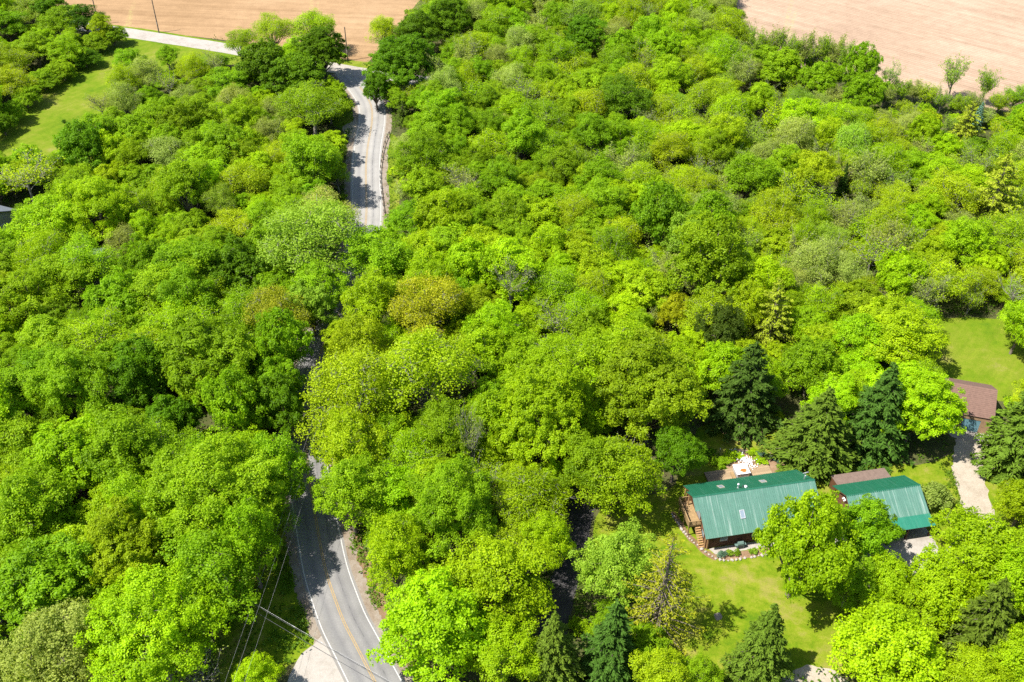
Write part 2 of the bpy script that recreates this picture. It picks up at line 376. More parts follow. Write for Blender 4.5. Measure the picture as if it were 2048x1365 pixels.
sheet('roadside_grass', [(470, 1120), (560, 1060), (600, 1070), (625, 1180), (650, 1262), (580, 1330), (500, 1365), (440, 1365), (430, 1240)], M_LAWN, 0.004, 4, 0.25)
sheet('roadside_grass', [(690, 185), (712, 205), (716, 240), (708, 262), (690, 262), (660, 240), (660, 190)], M_LAWN, 0.004, 4, 0.25)
sheet('roadside_grass', [(776, 268), (800, 290), (800, 400), (785, 450), (755, 450), (750, 400), (750, 350), (757, 310)], M_MEADOW, 0.004, 4, 0.2)
sheet('leaf_litter', [(690, 1050), (720, 1075), (740, 1120), (775, 1200), (800, 1245), (830, 1290), (840, 1365), (800, 1365), (740, 1250), (700, 1150)], M_LITTER, 0.004, 4, 0.3)
sheet('mulch_bed', [(1430, 850), (1480, 842), (1530, 850), (1528, 872), (1490, 885), (1450, 872)], M_MULCH, 0.009, 4, 0.25)
sheet('bare_patch', [(1330, 1200), (1350, 1193), (1362, 1203), (1352, 1216), (1333, 1215)], M_SHOULDER, 0.008, 4, 0.1)
sheet('bare_patch', [(1428, 1230), (1438, 1226), (1444, 1235), (1434, 1242)], M_SHOULDER, 0.008, 4, 0.1)
sheet('bare_patch', [(138, 262), (160, 255), (172, 262), (150, 270)], M_SHOULDER, 0.008, 4, 0.15)
# private tarmac drive beside the house, gravel drive, loop and apron
DRIVE = smooth([G(*p) for p in [(1215, 900), (1190, 960), (1165, 1010), (1150, 1070), (1138, 1130), (1120, 1200), (1100, 1300), (1085, 1420)]], 6)
strip('private_drive', DRIVE, -1.9, 1.9, M_DARKDRIVE, 0.009, jit=0.15)
GDRIVE = smooth([G(*p) for p in [(1946, 868), (1941, 890), (1936, 915), (1937, 945), (1946, 985), (1957, 1035), (1940, 1100), (1880, 1150)]], 6)
strip('gravel_drive', GDRIVE, -2.2, 2.2, M_GRAVEL, 0.009, jit=0.22)
sheet('gravel_loop', [(1580, 1342), (1625, 1332), (1668, 1342), (1700, 1380), (1560, 1385)], M_GRAVEL, 0.009, 4, 0.2)
sheet('gravel_drive', [(150, 560), (210, 545), (262, 515), (285, 505), (315, 513), (325, 530), (345, 560), (300, 585), (200, 595)], M_GRAVEL, 0.009, 4, 0.2)

# main road
RC = [(800, 1460), (750, 1365), (725, 1316), (702.6, 1273), (685.7, 1242), (668.7, 1194), (654.6, 1155), (644.8, 1113), (636.3, 1065), (631, 1035), (622, 985), (614, 930), (612, 880), (617, 800), (635, 715), (668, 645), (698, 585), (722, 510), (733, 440), (733, 400), (731, 350), (734, 296), (743, 256), (745.5, 222), (738, 200), (724, 180), (707, 158), (693, 143)]
ROAD = smooth([G(*p) for p in RC], 8)
for _ in range(30):      # an even curve
    ROAD = [ROAD[0]] + [tuple((a + 2 * b + c) / 4 for a, b, c in zip(ROAD[i - 1], ROAD[i], ROAD[i + 1])) for i in range(1, len(ROAD) - 1)] + [ROAD[-1]]
strip('road_shoulder', ROAD, -4.5, 4.6, M_SHOULDER, 0.009, jit=0.25)
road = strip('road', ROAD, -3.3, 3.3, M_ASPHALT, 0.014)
MARK = ROAD[:-14]
strip('edge_line', MARK, -2.97, -2.83, M_WHITE_LINE, 0.018, road); strip('edge_line', MARK, 2.83, 2.97, M_WHITE_LINE, 0.018, road)
strip('centre_line', MARK, -0.17, -0.06, M_YELLOW_LINE, 0.018, road); strip('centre_line', MARK, 0.06, 0.17, M_YELLOW_LINE, 0.018, road)
SIDE = smooth([G(*p) for p in [(120, 45), (238, 63.5), (325, 77), (415, 91), (480, 102), (580, 120), (690, 140), (760, 152), (900, 168)]], 6)
strip('side_road', SIDE, -2.7, 2.7, M_CONCRETE, 0.02, jit=0.05)
sheet('pull_off', [(648, 1272), (665, 1305), (690, 1365), (720, 1420), (560, 1420), (575, 1365), (596, 1320), (625, 1290)], M_CONCRETE, 0.011, 3, 0.12)
sheet('field_entrance', [(712, 238), (716, 262), (708, 276), (690, 272), (686, 254), (700, 246)], M_GRAVEL, 0.011, 3, 0.1)

# ------------------------------------------------------------------ buildings
def rounded_box(name, sx, sy, sz, r, mat, parent, loc, seg=3):
    bm = bmesh.new(); bmesh.ops.create_cube(bm, size=1)
    bmesh.ops.scale(bm, vec=(sx, sy, sz), verts=bm.verts)
    bmesh.ops.bevel(bm, geom=list(bm.edges), offset=r, segments=seg, affect='EDGES', profile=0.5)
    me = bpy.data.meshes.new(name); bm.to_mesh(me); bm.free()
    o = new_obj(name, me, mat, parent); o.location = loc; return o

def panel_mesh(w, L):
    m = MB(); h = 0.045
    m.box(0.004, w - 0.004, 0, L, -0.03, 0)
    for k in range(3):
        x = (k + 0.5) * w / 3
        m.prism([(x - 0.055, 0.001), (x + 0.055, 0.001), (x + 0.028, h), (x - 0.028, h)], 'y', 0, L)
    return m.mesh('roof_panel')
def slope(roof, mat, u0, u1, w, z0, v0, z1, v1, lift=0.0):
    """metal sheets side by side from the line (v0,z0) down to (v1,z1)"""
    L = math.hypot(v1 - v0, z1 - z0); s = 1 if v1 > v0 else -1
    yd = Vector((0, v1 - v0, z1 - z0)) / L; xd = Vector((s, 0, 0)); zd = xd.cross(yd)
    n = max(1, round((u1 - u0) / w)); w = (u1 - u0) / n
    me = panel_mesh(w, L); me.materials.append(mat)
    for k in range(n):
        o = new_obj('roof_panel', me, None, roof)
        ux = u0 + k * w if s > 0 else u1 - k * w
        M = Matrix(((xd.x, yd.x, zd.x, ux), (xd.y, yd.y, zd.y, v0), (xd.z, yd.z, zd.z, z0), (0, 0, 0, 1)))
        o.matrix_local = M @ Matrix.Translation((0, 0, lift + (k % 2) * 0.004))
def window_part(parent, face, a0, a1, z0, z1, at, frame=M_WHITE, glass=M_GLASS, d=0.05, name='window'):
    """face 'u-' etc: outward side; frame of four bars round a pane"""
    f = MB(); t = 0.09
    s = -1 if face[1] == '-' else 1
    def bx(m, p0, p1, q0, q1, dd):
        lo, hi = sorted((at, at + s * dd))
        if face[0] == 'u': m.box(lo, hi, p0, p1, q0, q1)
        else: m.box(p0, p1, lo, hi, q0, q1)
    bx(f, a0, a1, z0, z0 + t, d); bx(f, a0, a1, z1 - t, z1, d); bx(f, a0, a0 + t, z0 + t, z1 - t, d); bx(f, a1 - t, a1, z0 + t, z1 - t, d)
    o = f.build(name, frame, parent)
    g_ = MB(); bx(g_, a0 + t, a1 - t, z0 + t, z1 - t, d * 0.5); g_.build('pane', glass, o)
    return o

# ---- the log house
HX, HY = 24.9, 100.19; HR = math.radians(10.66)
def HL(u, v): return (HX + u * math.cos(HR) - v * math.sin(HR), HY + u * math.sin(HR) + v * math.cos(HR))
house = empty('log_house', (HX, HY, 0), HR)
tag(house, 'long log house with green ribbed metal roof, skylights and a raised balcony', 'house')
RZ, EZ, EV = 6.2, 3.0, 5.07
U0, U1 = 0.62, 17.9
W0, W1, WV = 1.3, 17.3, 4.15
tan_s = (RZ - EZ) / EV
def log_wall(face, parent):
    m = MB(); e = MB(); n = 15
    for k in range(30):
        z = 0.12 + 0.205 * k + (0.1 if face[0] == 'u' else 0)
        if face[0] == 'v':
            if z > 3.3: break
            v = WV if face[1] == '+' else -WV
            a, b = W0 - 0.32, W1 + 0.32
            m.tube([(a, v, z), (b, v, z)], 0.115, 8); e.tube([(a - 0.012, v, z), (a + 0.05, v, z)], 0.118, 8)
        else:
            u = W1 if face[1] == '+' else W0
            hv = min(WV + 0.32, (RZ - 0.35 - z) / tan_s)
            if hv < 0.3: break
            m.tube([(u, -hv, z), (u, hv, z)], 0.115, 8)
            if hv >= WV: e.tube([(u, -hv - 0.012, z), (u, -hv + 0.05, z)], 0.118, 8)
    w = m.build('log_wall', M_LOG, parent, True)
    if e.v: e.build('log_ends', M_LOGEND, w)
for fc in ('v-', 'v+', 'u-', 'u+'): log_wall(fc, house)
MB().prism([(-WV + .06, 0), (WV - .06, 0), (WV - .06, 3.2), (0.0, RZ - .4), (-WV + .06, 3.2)], 'x', W0 + 0.06, W1 - 0.06).build('light_block_core', M_DARKWOOD, house)  # unseen solid core, added inside the log walls to block light
roof = MB()
# boarding under the sheets, its edge showing as the fascia
roof.prism([(-EV + .07, EZ - .02), (0, RZ - .07), (EV - .07, EZ - .02), (EV - .07, EZ - .2), (0, RZ - .25), (-EV + .07, EZ - .2)], 'x', U0 + .03, U1 - .03)
roof = roof.build('roof', M_DARKWOOD, house)
MB().prism([(-0.2, RZ - 0.055), (0, RZ + 0.075), (0.2, RZ - 0.055), (0, RZ + 0.03)], 'x', -0.02, U1 + 0.02).build('ridge_cap', M_ROOF_BACK, roof)
slope(roof, M_ROOF_FRONT, U0, U1, 0.91, RZ, -0.012, EZ, -EV); slope(roof, M_ROOF_BACK, U0, U1, 0.91, RZ, 0.012, EZ, EV)
slope(roof, M_ROOF_FRONT, 0.0, U0, 0.62, RZ, -0.012, RZ - 1.75 * tan_s, -1.75); slope(roof, M_ROOF_BACK, 0.0, U0, 0.62, RZ, 0.012, RZ - 2.3 * tan_s, 2.3)
for s in (-1, 1):
    for (ua, va, vb) in ((0.66, 2.0, EV - 0.05), (0.05, 0.05, 1.72), (U1 - 0.1, 0.05, EV - 0.05)):
        za, zb = RZ - va * tan_s - 0.045, RZ - vb * tan_s - 0.045
        MB().prism([(s * va, za), (s * vb, zb), (s * vb, zb - 0.2), (s * va, za - 0.2)], 'x', ua, ua + 0.05).build('rake_board', M_DARKWOOD, roof)
def skylight(u, d0, d1, w, s, parent):
    """glazed frame lying on the slope between two distances from the ridge"""
    sl = math.atan(tan_s); c, sn = math.cos(sl), math.sin(sl)
    fr = MB(); t = 0.1
    for (x0, x1, y0, y1) in ((0, w, d0, d0 + t), (0, w, d1 - t, d1), (0, t, d0 + t, d1 - t), (w - t, w, d0 + t, d1 - t)): fr.box(x0, x1, y0, y1, -0.02, 0.13)
    yd = Vector((0, s * c, -sn)); xd = Vector((s, 0, 0)); zd = xd.cross(yd)
    M = Matrix(((xd.x, yd.x, zd.x, u), (xd.y, yd.y, zd.y, 0), (xd.z, yd.z, zd.z, RZ), (0, 0, 0, 1)))
    f = fr.build('skylight', M_METAL if s < 0 else M_STONE, parent); f.matrix_local = M
    MB().box(t, w - t, d0 + t, d1 - t, -0.01, 0.085).build('pane', M_GLASS, f)
skylight(6.8, 2.75, 3.95, 0.7, -1, roof); skylight(4.7, 2.15, 3.3, 0.8, 1, roof); skylight(10.8, 1.9, 2.9, 0.85, 1, roof)
def vent(u, v, h, r, cap, parent, mat=M_METAL):
    z = RZ - abs(v) * tan_s
    m = MB().tube([(u, v, z - 0.1), (u, v, z + h)], r, 10).tube([(u, v, z - 0.12), (u, v, z + 0.12)], [r * 2.2, r * 1.2], 10)
    if cap: m.tube([(u, v, z + h), (u, v, z + h + 0.06), (u, v, z + h + 0.2)], [r * 1.9, r * 2.0, 0.02], 10)
    m.build('vent_pipe', mat, parent, False)
vent(7.0, 0.9, 0.75, 0.09, True, roof); vent(7.7, 0.85, 0.45, 0.07, False, roof, M_DARKMETAL); vent(8.1, 0.8, 0.16, 0.12, True, roof)
z = RZ - 0.5 * tan_s
mast = MB().tube([(16.6, 0.5, z - 0.1), (16.6, 0.5, z + 1.35)], 0.05, 8); mast.tube([(16.2, 0.5, z + 1.3), (17.05, 0.55, z + 1.38)], 0.05, 8).tube([(16.6, .5, z + .75), (16.75, .5, z + .8)], 0.09, 8)
mast.build('chimney_pipe', M_METAL, roof)
# openings
window_part(house, 'u-', -1.2, 0.9, 2.25, 4.2, W0 - 0.115, M_DARKWOOD, name='balcony_door'); window_part(house, 'u-', -3.3, -2.2, 0.9, 2.1, W0 - 0.115, M_DARKWOOD)
for a in (3.0, 7.6, 11.0, 14.6): window_part(house, 'v-', a, a + 1.3, 1.0, 2.2, -WV - 0.115, M_DARKWOOD)
MB().box(9.5, 10.45, -WV - 0.17, -WV - 0.1, 0.1, 2.15).build('door', M_DARKWOOD, house)
# raised balcony against the gable
bal = MB()
for k in range(12):
    u = -0.62 + k * 0.158; bal.box(u, u + 0.148, -1.72, 2.85, 2.06, 2.1)
bal.box(-0.6, 1.2, -1.7, -1.62, 1.86, 2.055).box(-0.6, 1.2, 2.73, 2.8, 1.86, 2.055).box(-0.6, -0.52, -1.61, 2.72, 1.86, 2.055)
bal = bal.build('balcony', M_DECK, house)
for (u, v) in ((-0.5, 2.5), (-0.5, 0.5), (-0.5, -1.5), (1.0, -1.55)):
    MB().box(u - 0.07, u + 0.07, v - 0.07, v + 0.07, 0, 1.858).build('post', M_DECK, bal)
rail = MB(); n = 29
for k in range(n):
    v = -1.68 + k * (4.5 / n); rail.box(-0.66, -0.625, v, v + 4.5 / n - 0.018, 1.9, 3.05)
rail.box(-0.7, -0.56, -1.78, 2.9, 3.052, 3.1); rail.build('railing', M_DECK, bal)
for v in (-1.74, 2.86):
    r2 = MB(); r2.box(-0.555, 1.15, v - 0.05, v + 0.05, 3.052, 3.1).box(-0.6, 1.15, v - 0.03, v + 0.03, 2.2, 2.26)
    for k in range(12): r2.box(-0.56 + k * 0.145, -0.5 + k * 0.145, v - 0.02, v + 0.02, 2.262, 3.05)
    for u in (-0.62, 0.35, 1.1): r2.box(u - 0.045, u + 0.045, v - 0.045, v + 0.045, 2.1, 3.049)
    r2.build('railing', M_DECK, bal)
# post of the porch under the back corner, steps down beside the balcony
MB().tube([(0.75, 4.2, 0), (0.75, 4.2, 3.2)], 0.12, 8).build('porch_post', M_LOGEND, house); MB().tube([(0.55, 2.2, 2.1), (0.55, 2.2, 4.6)], 0.1, 8).build('porch_post', M_LOGEND, house)
st = MB()
for k in range(9): st.box(0.35, 1.05, -2.0 - 0.26 * k, -1.76 - 0.26 * k, 1.75 - 0.2 * k, 1.80 - 0.2 * k)
st.prism([(-1.78, 1.72), (-4.2, -0.0), (-3.95, 0.0), (-1.78, 1.5)], 'x', 0.3, 0.348); st.prism([(-1.78, 1.72), (-4.2, 0.0), (-3.95, 0.0), (-1.78, 1.5)], 'x', 1.052, 1.1)
st.build('stair', M_LOGEND, house)
# front patio slab
pat = [HL(u, v) for u, v in ((1.6, -4.35), (17.2, -4.35), (17.2, -5.6), (8.6, -5.55), (2.2, -5.5))]
sheet('patio', pat, M_CONCRETE, 0.012, soft=False, jit=0, px=False)
sheet('path', [HL(u, v) for u, v in ((-1.6, 2.5), (-0.9, 2.7), (0.0, -1.5), (1.2, -4.5), (2.2, -5.4), (2.2, -6.2), (1.3, -6.2), (0.2, -4.2), (-0.9, -1.6))], M_LITTER, 0.008, 3, 0.12, px=False)
sheet('flower_bed', [HL(u, v) for u, v in ((2.0, -5.6), (8.4, -5.6), (9.8, -5.7), (9.6, -6.7), (7.0, -6.85), (4.0, -6.8), (2.4, -6.4))], M_MULCH, 0.016, 3, 0.08, px=False)

def stone_mesh(seed):
    r = random.Random(seed); bm = bmesh.new(); bmesh.ops.create_icosphere(bm, subdivisions=1, radius=1)
    for v in bm.verts: v.co *= r.uniform(0.75, 1.2)
    me = bpy.data.meshes.new('stone'); bm.to_mesh(me); bm.free(); me.materials.append(M_STONE); return me
STONES = [stone_mesh(k) for k in range(4)]
def stone_border(line, label, size=0.24, step=0.42):
    b = empty('stone_border', (*line[0], 0)); tag(b, label, 'stone edging')
    pts = smooth(line, 8); acc = 0
    for i in range(1, len(pts)):
        acc += math.hypot(pts[i][0] - pts[i - 1][0], pts[i][1] - pts[i - 1][1])
        if acc > step:
            acc = 0; o = new_obj('stone', rnd.choice(STONES), None, b); k = size * rnd.uniform(0.7, 1.35)
            o.scale = (k, k * rnd.uniform(0.7, 1), k * 0.65); o.rotation_euler = (0, 0, rnd.uniform(0, 6))
            o.location = (pts[i][0] - line[0][0] + rnd.uniform(-.06, .06), pts[i][1] - line[0][1] + rnd.uniform(-.06, .06), 0.08)
stone_border([HL(u, v) for u, v in ((0.5, -3.9), (1.2, -5.2), (2.2, -6.35), (3.6, -6.85), (6, -6.95), (9.6, -6.8))], 'row of pale stones edging the bed in front of the log house')
stone_border([HL(u, v) for u, v in ((-1.7, 3.2), (-1.2, 1.2), (-0.9, -0.6), (-0.3, -2.4), (0.4, -3.7))], 'row of pale stones along the path under the balcony')

# grill on the patio
gr = empty('barbecue_grill', (*HL(5.9, -4.95), 0.012), HR); tag(gr, 'grey-green barbecue grill standing under the front eave of the log house', 'grill')
MB().box(-.5, .5, -.3, .3, .12, .78).build('cabinet', M_GRILL, gr); MB().box(-.34, .34, -.315, -.3, .2, .66).build('door', M_DARKMETAL, gr)
MB().prism([(-.3, .782), (.3, .782), (.3, 1.0), (.12, 1.22), (-.12, 1.22), (-.3, 1.0)], 'x', -.42, .42).build('hood', M_GRILL, gr)
for s in (-1, 1):
    MB().box(min(s * .502, s * .8), max(s * .502, s * .8), -.26, .26, .74, .78).build('side_shelf', M_GRILL, gr)
    for q in (-1, 1): MB().tube([(s * .42, q * .24, 0), (s * .42, q * .24, .12)], .05, 8).build('leg', M_DARKMETAL, gr)

# back deck with the hot tub
deck = empty('back_deck', (*HL(10.6, 7.3), 0), HR); tag(deck, 'weathered plank deck behind the log house, below the flower beds', 'deck')
pm = MB().box(0, 0.135, -2.2, 2.2, 0.24, 0.28).mesh('plank'); pm.materials.append(M_DECKGREY)
for k in range(68):
    o = new_obj('plank', pm, None, deck); o.location = (-5.0 + k * 0.147, rnd.uniform(-.02, .02), rnd.uniform(-.004, .004))
MB().box(-5.0, 4.99, -2.18, 2.18, 0.0, 0.235).build('frame', M_DARKWOOD, deck)
tub = empty('hot_tub', (*HL(10.95, 8.35), 0.28), HR); tag(tub, 'square white hot tub with a rust-stained cover on the deck', 'hot tub')
rounded_box('shell', 2.0, 2.0, 0.78, 0.12, plain('grey_tub_skirt', (0.32, 0.31, 0.3), .6, .15), tub, (0, 0, 0.39))
rounded_box('cover', 2.1, 2.1, 0.14, 0.06, M_COVER, tub, (0, 0, 0.85))
for s in (-.55, .75):
    MB().tube([(s, -1.12, 0.0), (s, -1.12, 1.0), (s, -0.9, 1.12)], 0.035, 6).build('cover_lifter', M_DECK, tub)
stp = empty('tub_step', (*HL(9.55, 7.8), 0.28), HR); tag(stp, 'pale wooden step block beside the hot tub', 'step')
MB().box(-.25, .25, -.7, .7, .3, .34).build('tread', M_DECK, stp); MB().box(-.23, .23, -.68, .68, 0, .298).build('riser_box', M_DECKGREY, stp)
# garden beds behind
sheet('flower_bed', [HL(u, v) for u, v in ((9.3, 9.9), (10.5, 12.3), (12.0, 12.9), (14.5, 12.6), (17.8, 10.6), (18.6, 8.6), (17.0, 7.2), (15.7, 7.4), (15.6, 9.4), (12, 9.7))], M_MULCH, 0.009, 4, 0.15, px=False)
sheet('pebble_patch', [HL(u, v) for u, v in ((10.4, 12.3), (11.0, 13.4), (12.8, 13.5), (13.8, 12.9), (12.6, 12.3))], M_SHOULDER, 0.013, 4, 0.1, px=False)
bf = empty('bird_house_post', (*HL(16.55, 10.95), 0), HR); tag(bf, 'grey roofed bird house on a thin post above the garden bed', 'bird house')
MB().tube([(0, 0, 0), (0.03, 0, 1.75)], 0.05, 8).build('post', M_STONE, bf)
MB().box(-.13, .19, -.13, .13, 1.75, 2.05).build('box', M_STONE, bf)
MB().prism([(-.22, 2.03), (.28, 2.03), (.03, 2.27)], 'y', -.2, .2).build('roof', M_METAL, bf)
lp = empty('lamp_post', (*HL(9.0, 12.4), 0), HR); tag(lp, 'slim dark garden lamp post at the shaded edge of the flower bed', 'lamp')
MB().tube([(0, 0, 0), (0, 0, 1.5)], 0.045, 8).build('post', M_DARKMETAL, lp); MB().tube([(0, 0, 1.5), (0, 0, 1.55), (0, 0, 1.8), (0, 0, 1.88)], [.05, .08, .1, .03], 8).build('lantern', M_STONE, lp)

# ---- the garage
GX, GY = 46.71, 101.64; GR = math.radians(10.68)
def GL(u, v): return (GX + u * math.cos(GR) - v * math.sin(GR), GY + u * math.sin(GR) + v * math.cos(GR))
gar = empty('open_garage', (GX, GY, 0), GR); tag(gar, 'open-fronted garage with two-pitch green metal roof beside the gravel drive', 'garage')
gRZ, gEZ, gV = 4.9, 2.95, 3.75; gs = (gRZ - gEZ) / gV; GU0, GU1 = 0.0, 11.2
r = MB()
r.prism([(-5.57, 2.55), (-gV, gEZ - .06), (0, gRZ - .07), (gV - .07, gEZ - .04), (gV - .07, gEZ - .2), (0, gRZ - .25), (-gV, gEZ - .24), (-5.57, 2.4)], 'x', GU0 + .03, GU1 - .03)
groof = r.build('roof', M_DARKWOOD, gar)
MB().prism([(-0.18, gRZ - 0.05), (0, gRZ + 0.07), (0.18, gRZ - 0.05), (0, gRZ + 0.03)], 'x', -0.02, GU1 + 0.02).build('ridge_cap', M_ROOF_BACK, groof)
slope(groof, M_ROOF_FRONT, GU0, GU1, 0.91, gRZ, -0.012, gEZ, -gV); slope(groof, M_ROOF_BACK, GU0, GU1, 0.91, gRZ, 0.012, gEZ, gV)
slope(groof, M_ROOF_LOW, GU0 - 0.05, GU1 + 0.05, 0.91, gEZ + 0.03, -gV + 0.06, 2.6, -5.64)
for u in (0.02, GU1 - .07):
    for s in (-1, 1): MB().prism([(s * .05, gRZ - .07), (s * (gV - .05), gEZ - .02), (s * (gV - .05), gEZ - .2), (s * .05, gRZ - .25)], 'x', u, u + .05).build('rake_board', M_DARKWOOD, groof)
for u in (0.5, GU1 - 0.6):
    wl = MB()
    for k in range(20):
        z = .11 + .2 * k; hv = min(3.4, (gRZ - .3 - z) / gs)
        if hv < .3: break
        wl.tube([(u, -hv, z), (u, hv, z)], .11, 8)
    wl.build('side_wall', M_LOG, gar, True)
bw = MB()
for k in range(14): bw.tube([(.4, 3.35, .11 + .2 * k), (GU1 - .5, 3.35, .11 + .2 * k)], .11, 6)
bw.build('back_wall', M_LOG, gar, True)
fw = MB(); fw.box(.6, GU1 - .7, -3.4, -3.3, 2.2, 2.9)
for a, b in ((.6, .9), (3.7, 4.3), (7.1, 7.7), (10.1, 10.5)): fw.box(a, b, -3.41, -3.29, 0, 2.198)
fw.build('front_wall', M_DARKWOOD, gar)
for a, b in ((.9, 3.7), (4.3, 7.1)):
    d = MB()
    for k in range(4): d.box(a + .02, b - .02, -3.36, -3.32, .02 + .545 * k, .55 + .545 * k)
    d.build('garage_door', M_DARKWOOD, gar)
for u in (.45, 4.0, 7.52, 11.0):
    MB().box(u - .1, u + .1, -5.3, -5.1, .012, 2.36).build('post', M_LOG, gar)
MB().box(.2, GU1 - .1, -5.3, -5.1, 2.362, 2.44).build('beam', M_LOG, gar)
window_part(gar, 'u-', -1.5, -.3, 1.0, 2.2, .39, M_WHITE)
fl = MB().tube([(-.06, -.2, gRZ - .75), (-.3, -.25, gRZ - .8)], [.05, .12], 8).tube([(-.06, .15, gRZ - .75), (-.3, .2, gRZ - .8)], [.05, .12], 8).box(-.07, -.02, -.3, .3, gRZ - .85, gRZ - .62)
fl.build('flood_light', M_WHITE, gar)
sheet('garage_apron', [GL(u, v) for u, v in ((-3.2, -2.5), (.3, -3.2), (11.3, -3.2), (11.5, -6), (11.2, -8.2), (10.3, -10), (9.6, -12.5), (7.0, -13.2), (4.5, -11.5), (1, -9.5), (-2.8, -8.5))], M_CONCRETE, 0.01, soft=False, jit=0.0, px=False)
shed = empty('lean_to_shed', (*GL(1.0, 4.15), 0), GR); tag(shed, 'low brown-roofed lean-to shed tucked behind the open garage', 'shed')
sb = MB()
for k in range(9):
    a = k * .93; sb.prism([(-.15, 2.62), (2.05, 2.36), (2.05, 2.31), (-.15, 2.57)], 'x', a, a + .915)
sb.build('roof', M_BROWNROOF, shed)
MB().box(.1, 8.2, 1.86, 1.92, 0, 2.27).box(.1, .16, .05, 1.85, 0, 2.3).box(8.14, 8.2, .05, 1.85, 0, 2.3).build('wall', M_LOG, shed)

# ---- brown-roofed garage with blue doors
bx, by = G(1917, 826, 3.3); BR = math.radians(-16)
bg_ = empty('brown_garage', (bx, by, 0), BR); tag(bg_, 'tan garage with red-brown shingle roof and pale blue door at the drive end', 'garage')
BU0, BU1, BD = -2.4, 5.0, 8.2
rf = MB().prism([(-.1, 3.26), (BD / 2, 5.75), (BD + .1, 3.26), (BD + .1, 3.14), (BD / 2, 5.62), (-.1, 3.14)], 'x', BU0 - .3, BU1 + .3).build('roof', M_REDROOF, bg_)
cr = MB()
for k in range(16):       # shingle courses
    t0, t1 = k / 16, (k + 1) / 16
    y0, z0, y1, z1 = -.14 + (BD / 2 + .14) * t0, 3.24 + 2.51 * t0, -.14 + (BD / 2 + .14) * t1, 3.24 + 2.51 * t1
    cr.prism([(y0, z0 + .05), (y1, z1 + .02), (y1, z1 - .02), (y0, z0 + .0)], 'x', BU0 - .31, BU1 + .31)
cr.build('shingles', M_REDROOF, rf)
dxx, dyy = G(1941, 863.5); wy = max(-.02, (dxx - bx) * -math.sin(BR) + (dyy - by) * math.cos(BR)); du = (dxx - bx) * math.cos(BR) + (dyy - by) * math.sin(BR) - 2.25
wb = MB().prism([(wy + .1, 3.13), (BD - wy - .1, 3.13), (BD / 2, 5.45)], 'x', BU0 + .05, BU0 + .15).prism([(wy + .1, 3.13), (BD - wy - .1, 3.13), (BD / 2, 5.45)], 'x', BU1 - .15, BU1 - .05)
wb.box(BU0, BU1, wy, wy + .12, 2.45, 3.13).box(BU0, -1.9, wy, wy + .12, 0, 2.449).box(.35, .95, wy, wy + .12, 0, 2.449).box(3.55, BU1, wy, wy + .12, 0, 2.449)
wb.box(BU0, BU1, BD - wy - .12, BD - wy, 0, 3.13).box(BU0, BU0 + .12, wy + .121, BD - wy - .121, 0, 3.129).box(BU1 - .12, BU1, wy + .121, BD - wy - .121, 0, 3.129)
wb.build('wall', M_TANWALL, bg_)
for a, b, mt in ((-1.9, .35, M_WHITE), (.95, 3.55, M_BLUEDOOR)):
    d = MB()
    for k in range(4): d.box(a + .01, b - .01, wy + .05, wy + .1, .01 + .61 * k, .6 + .61 * k)
    d.build('garage_door', mt, bg_)
sheet('garage_apron', [G(*p) for p in ((1905, 858), (1975, 868), (1985, 880), (1970, 886), (1925, 878), (1900, 872))], M_CONCRETE, 0.012, 3, .08, px=False)

# ---- houses under the trees on the far side of the road
def far_house(px, py, rz, L, D, ez, rzz, roofm, wallm, label, name='house'):
    x, y = G(px, py, ez); h = empty(name, (x, y, 0), math.radians(rz)); tag(h, label, 'house')
    rf = MB().prism([(-D / 2 - .4, ez), (0, rzz), (D / 2 + .4, ez), (D / 2 + .4, ez - .12), (0, rzz - .14), (-D / 2 - .4, ez - .12)], 'x', -L / 2 - .4, L / 2 + .4).build('roof', roofm, h)
    cs = MB()
    for s in (-1, 1):
        for k in range(14):
            t0, t1 = k / 14, (k + 1) / 14; q = D / 2 + .43
            y0, z0, y1, z1 = q * (1 - t0), ez + (rzz - ez) * t0, q * (1 - t1), ez + (rzz - ez) * t1
            cs.prism([(s * y0, z0 + .05), (s * y1, z1 + .02), (s * y1, z1 - .03), (s * y0, z0 - .02)], 'x', -L / 2 - .42, L / 2 + .42)
    cs.build('shingles', roofm, rf)
    MB().box(1.5, 2.2, -.4, .4, rzz - 1.0, rzz + .9).build('chimney', M_STONE, rf)
    MB().prism([(-D / 2, 0), (D / 2, 0), (D / 2, ez - .1), (0, rzz - .16), (-D / 2, ez - .1)], 'x', -L / 2, L / 2).build('wall', wallm, h)
    for a in (-L * .33, 0, L * .3): window_part(h, 'v-', a - .6, a + .6, 1.0, 2.2, -D / 2)
    window_part(h, 'u+', -1, .4, 1.0, 2.2, L / 2); return h
far_house(-38, 432, -22, 10, 8, 3.0, 5.2, M_SLATE, M_GREYWALL, 'slate-roofed house whose roof corner shows past the sparse trees')
far_house(135, 528, 8, 13, 8, 3.0, 5.4, M_SLATE, M_GREYWALL, 'blue-grey roofed house almost hidden under trees beside a gravel patch')

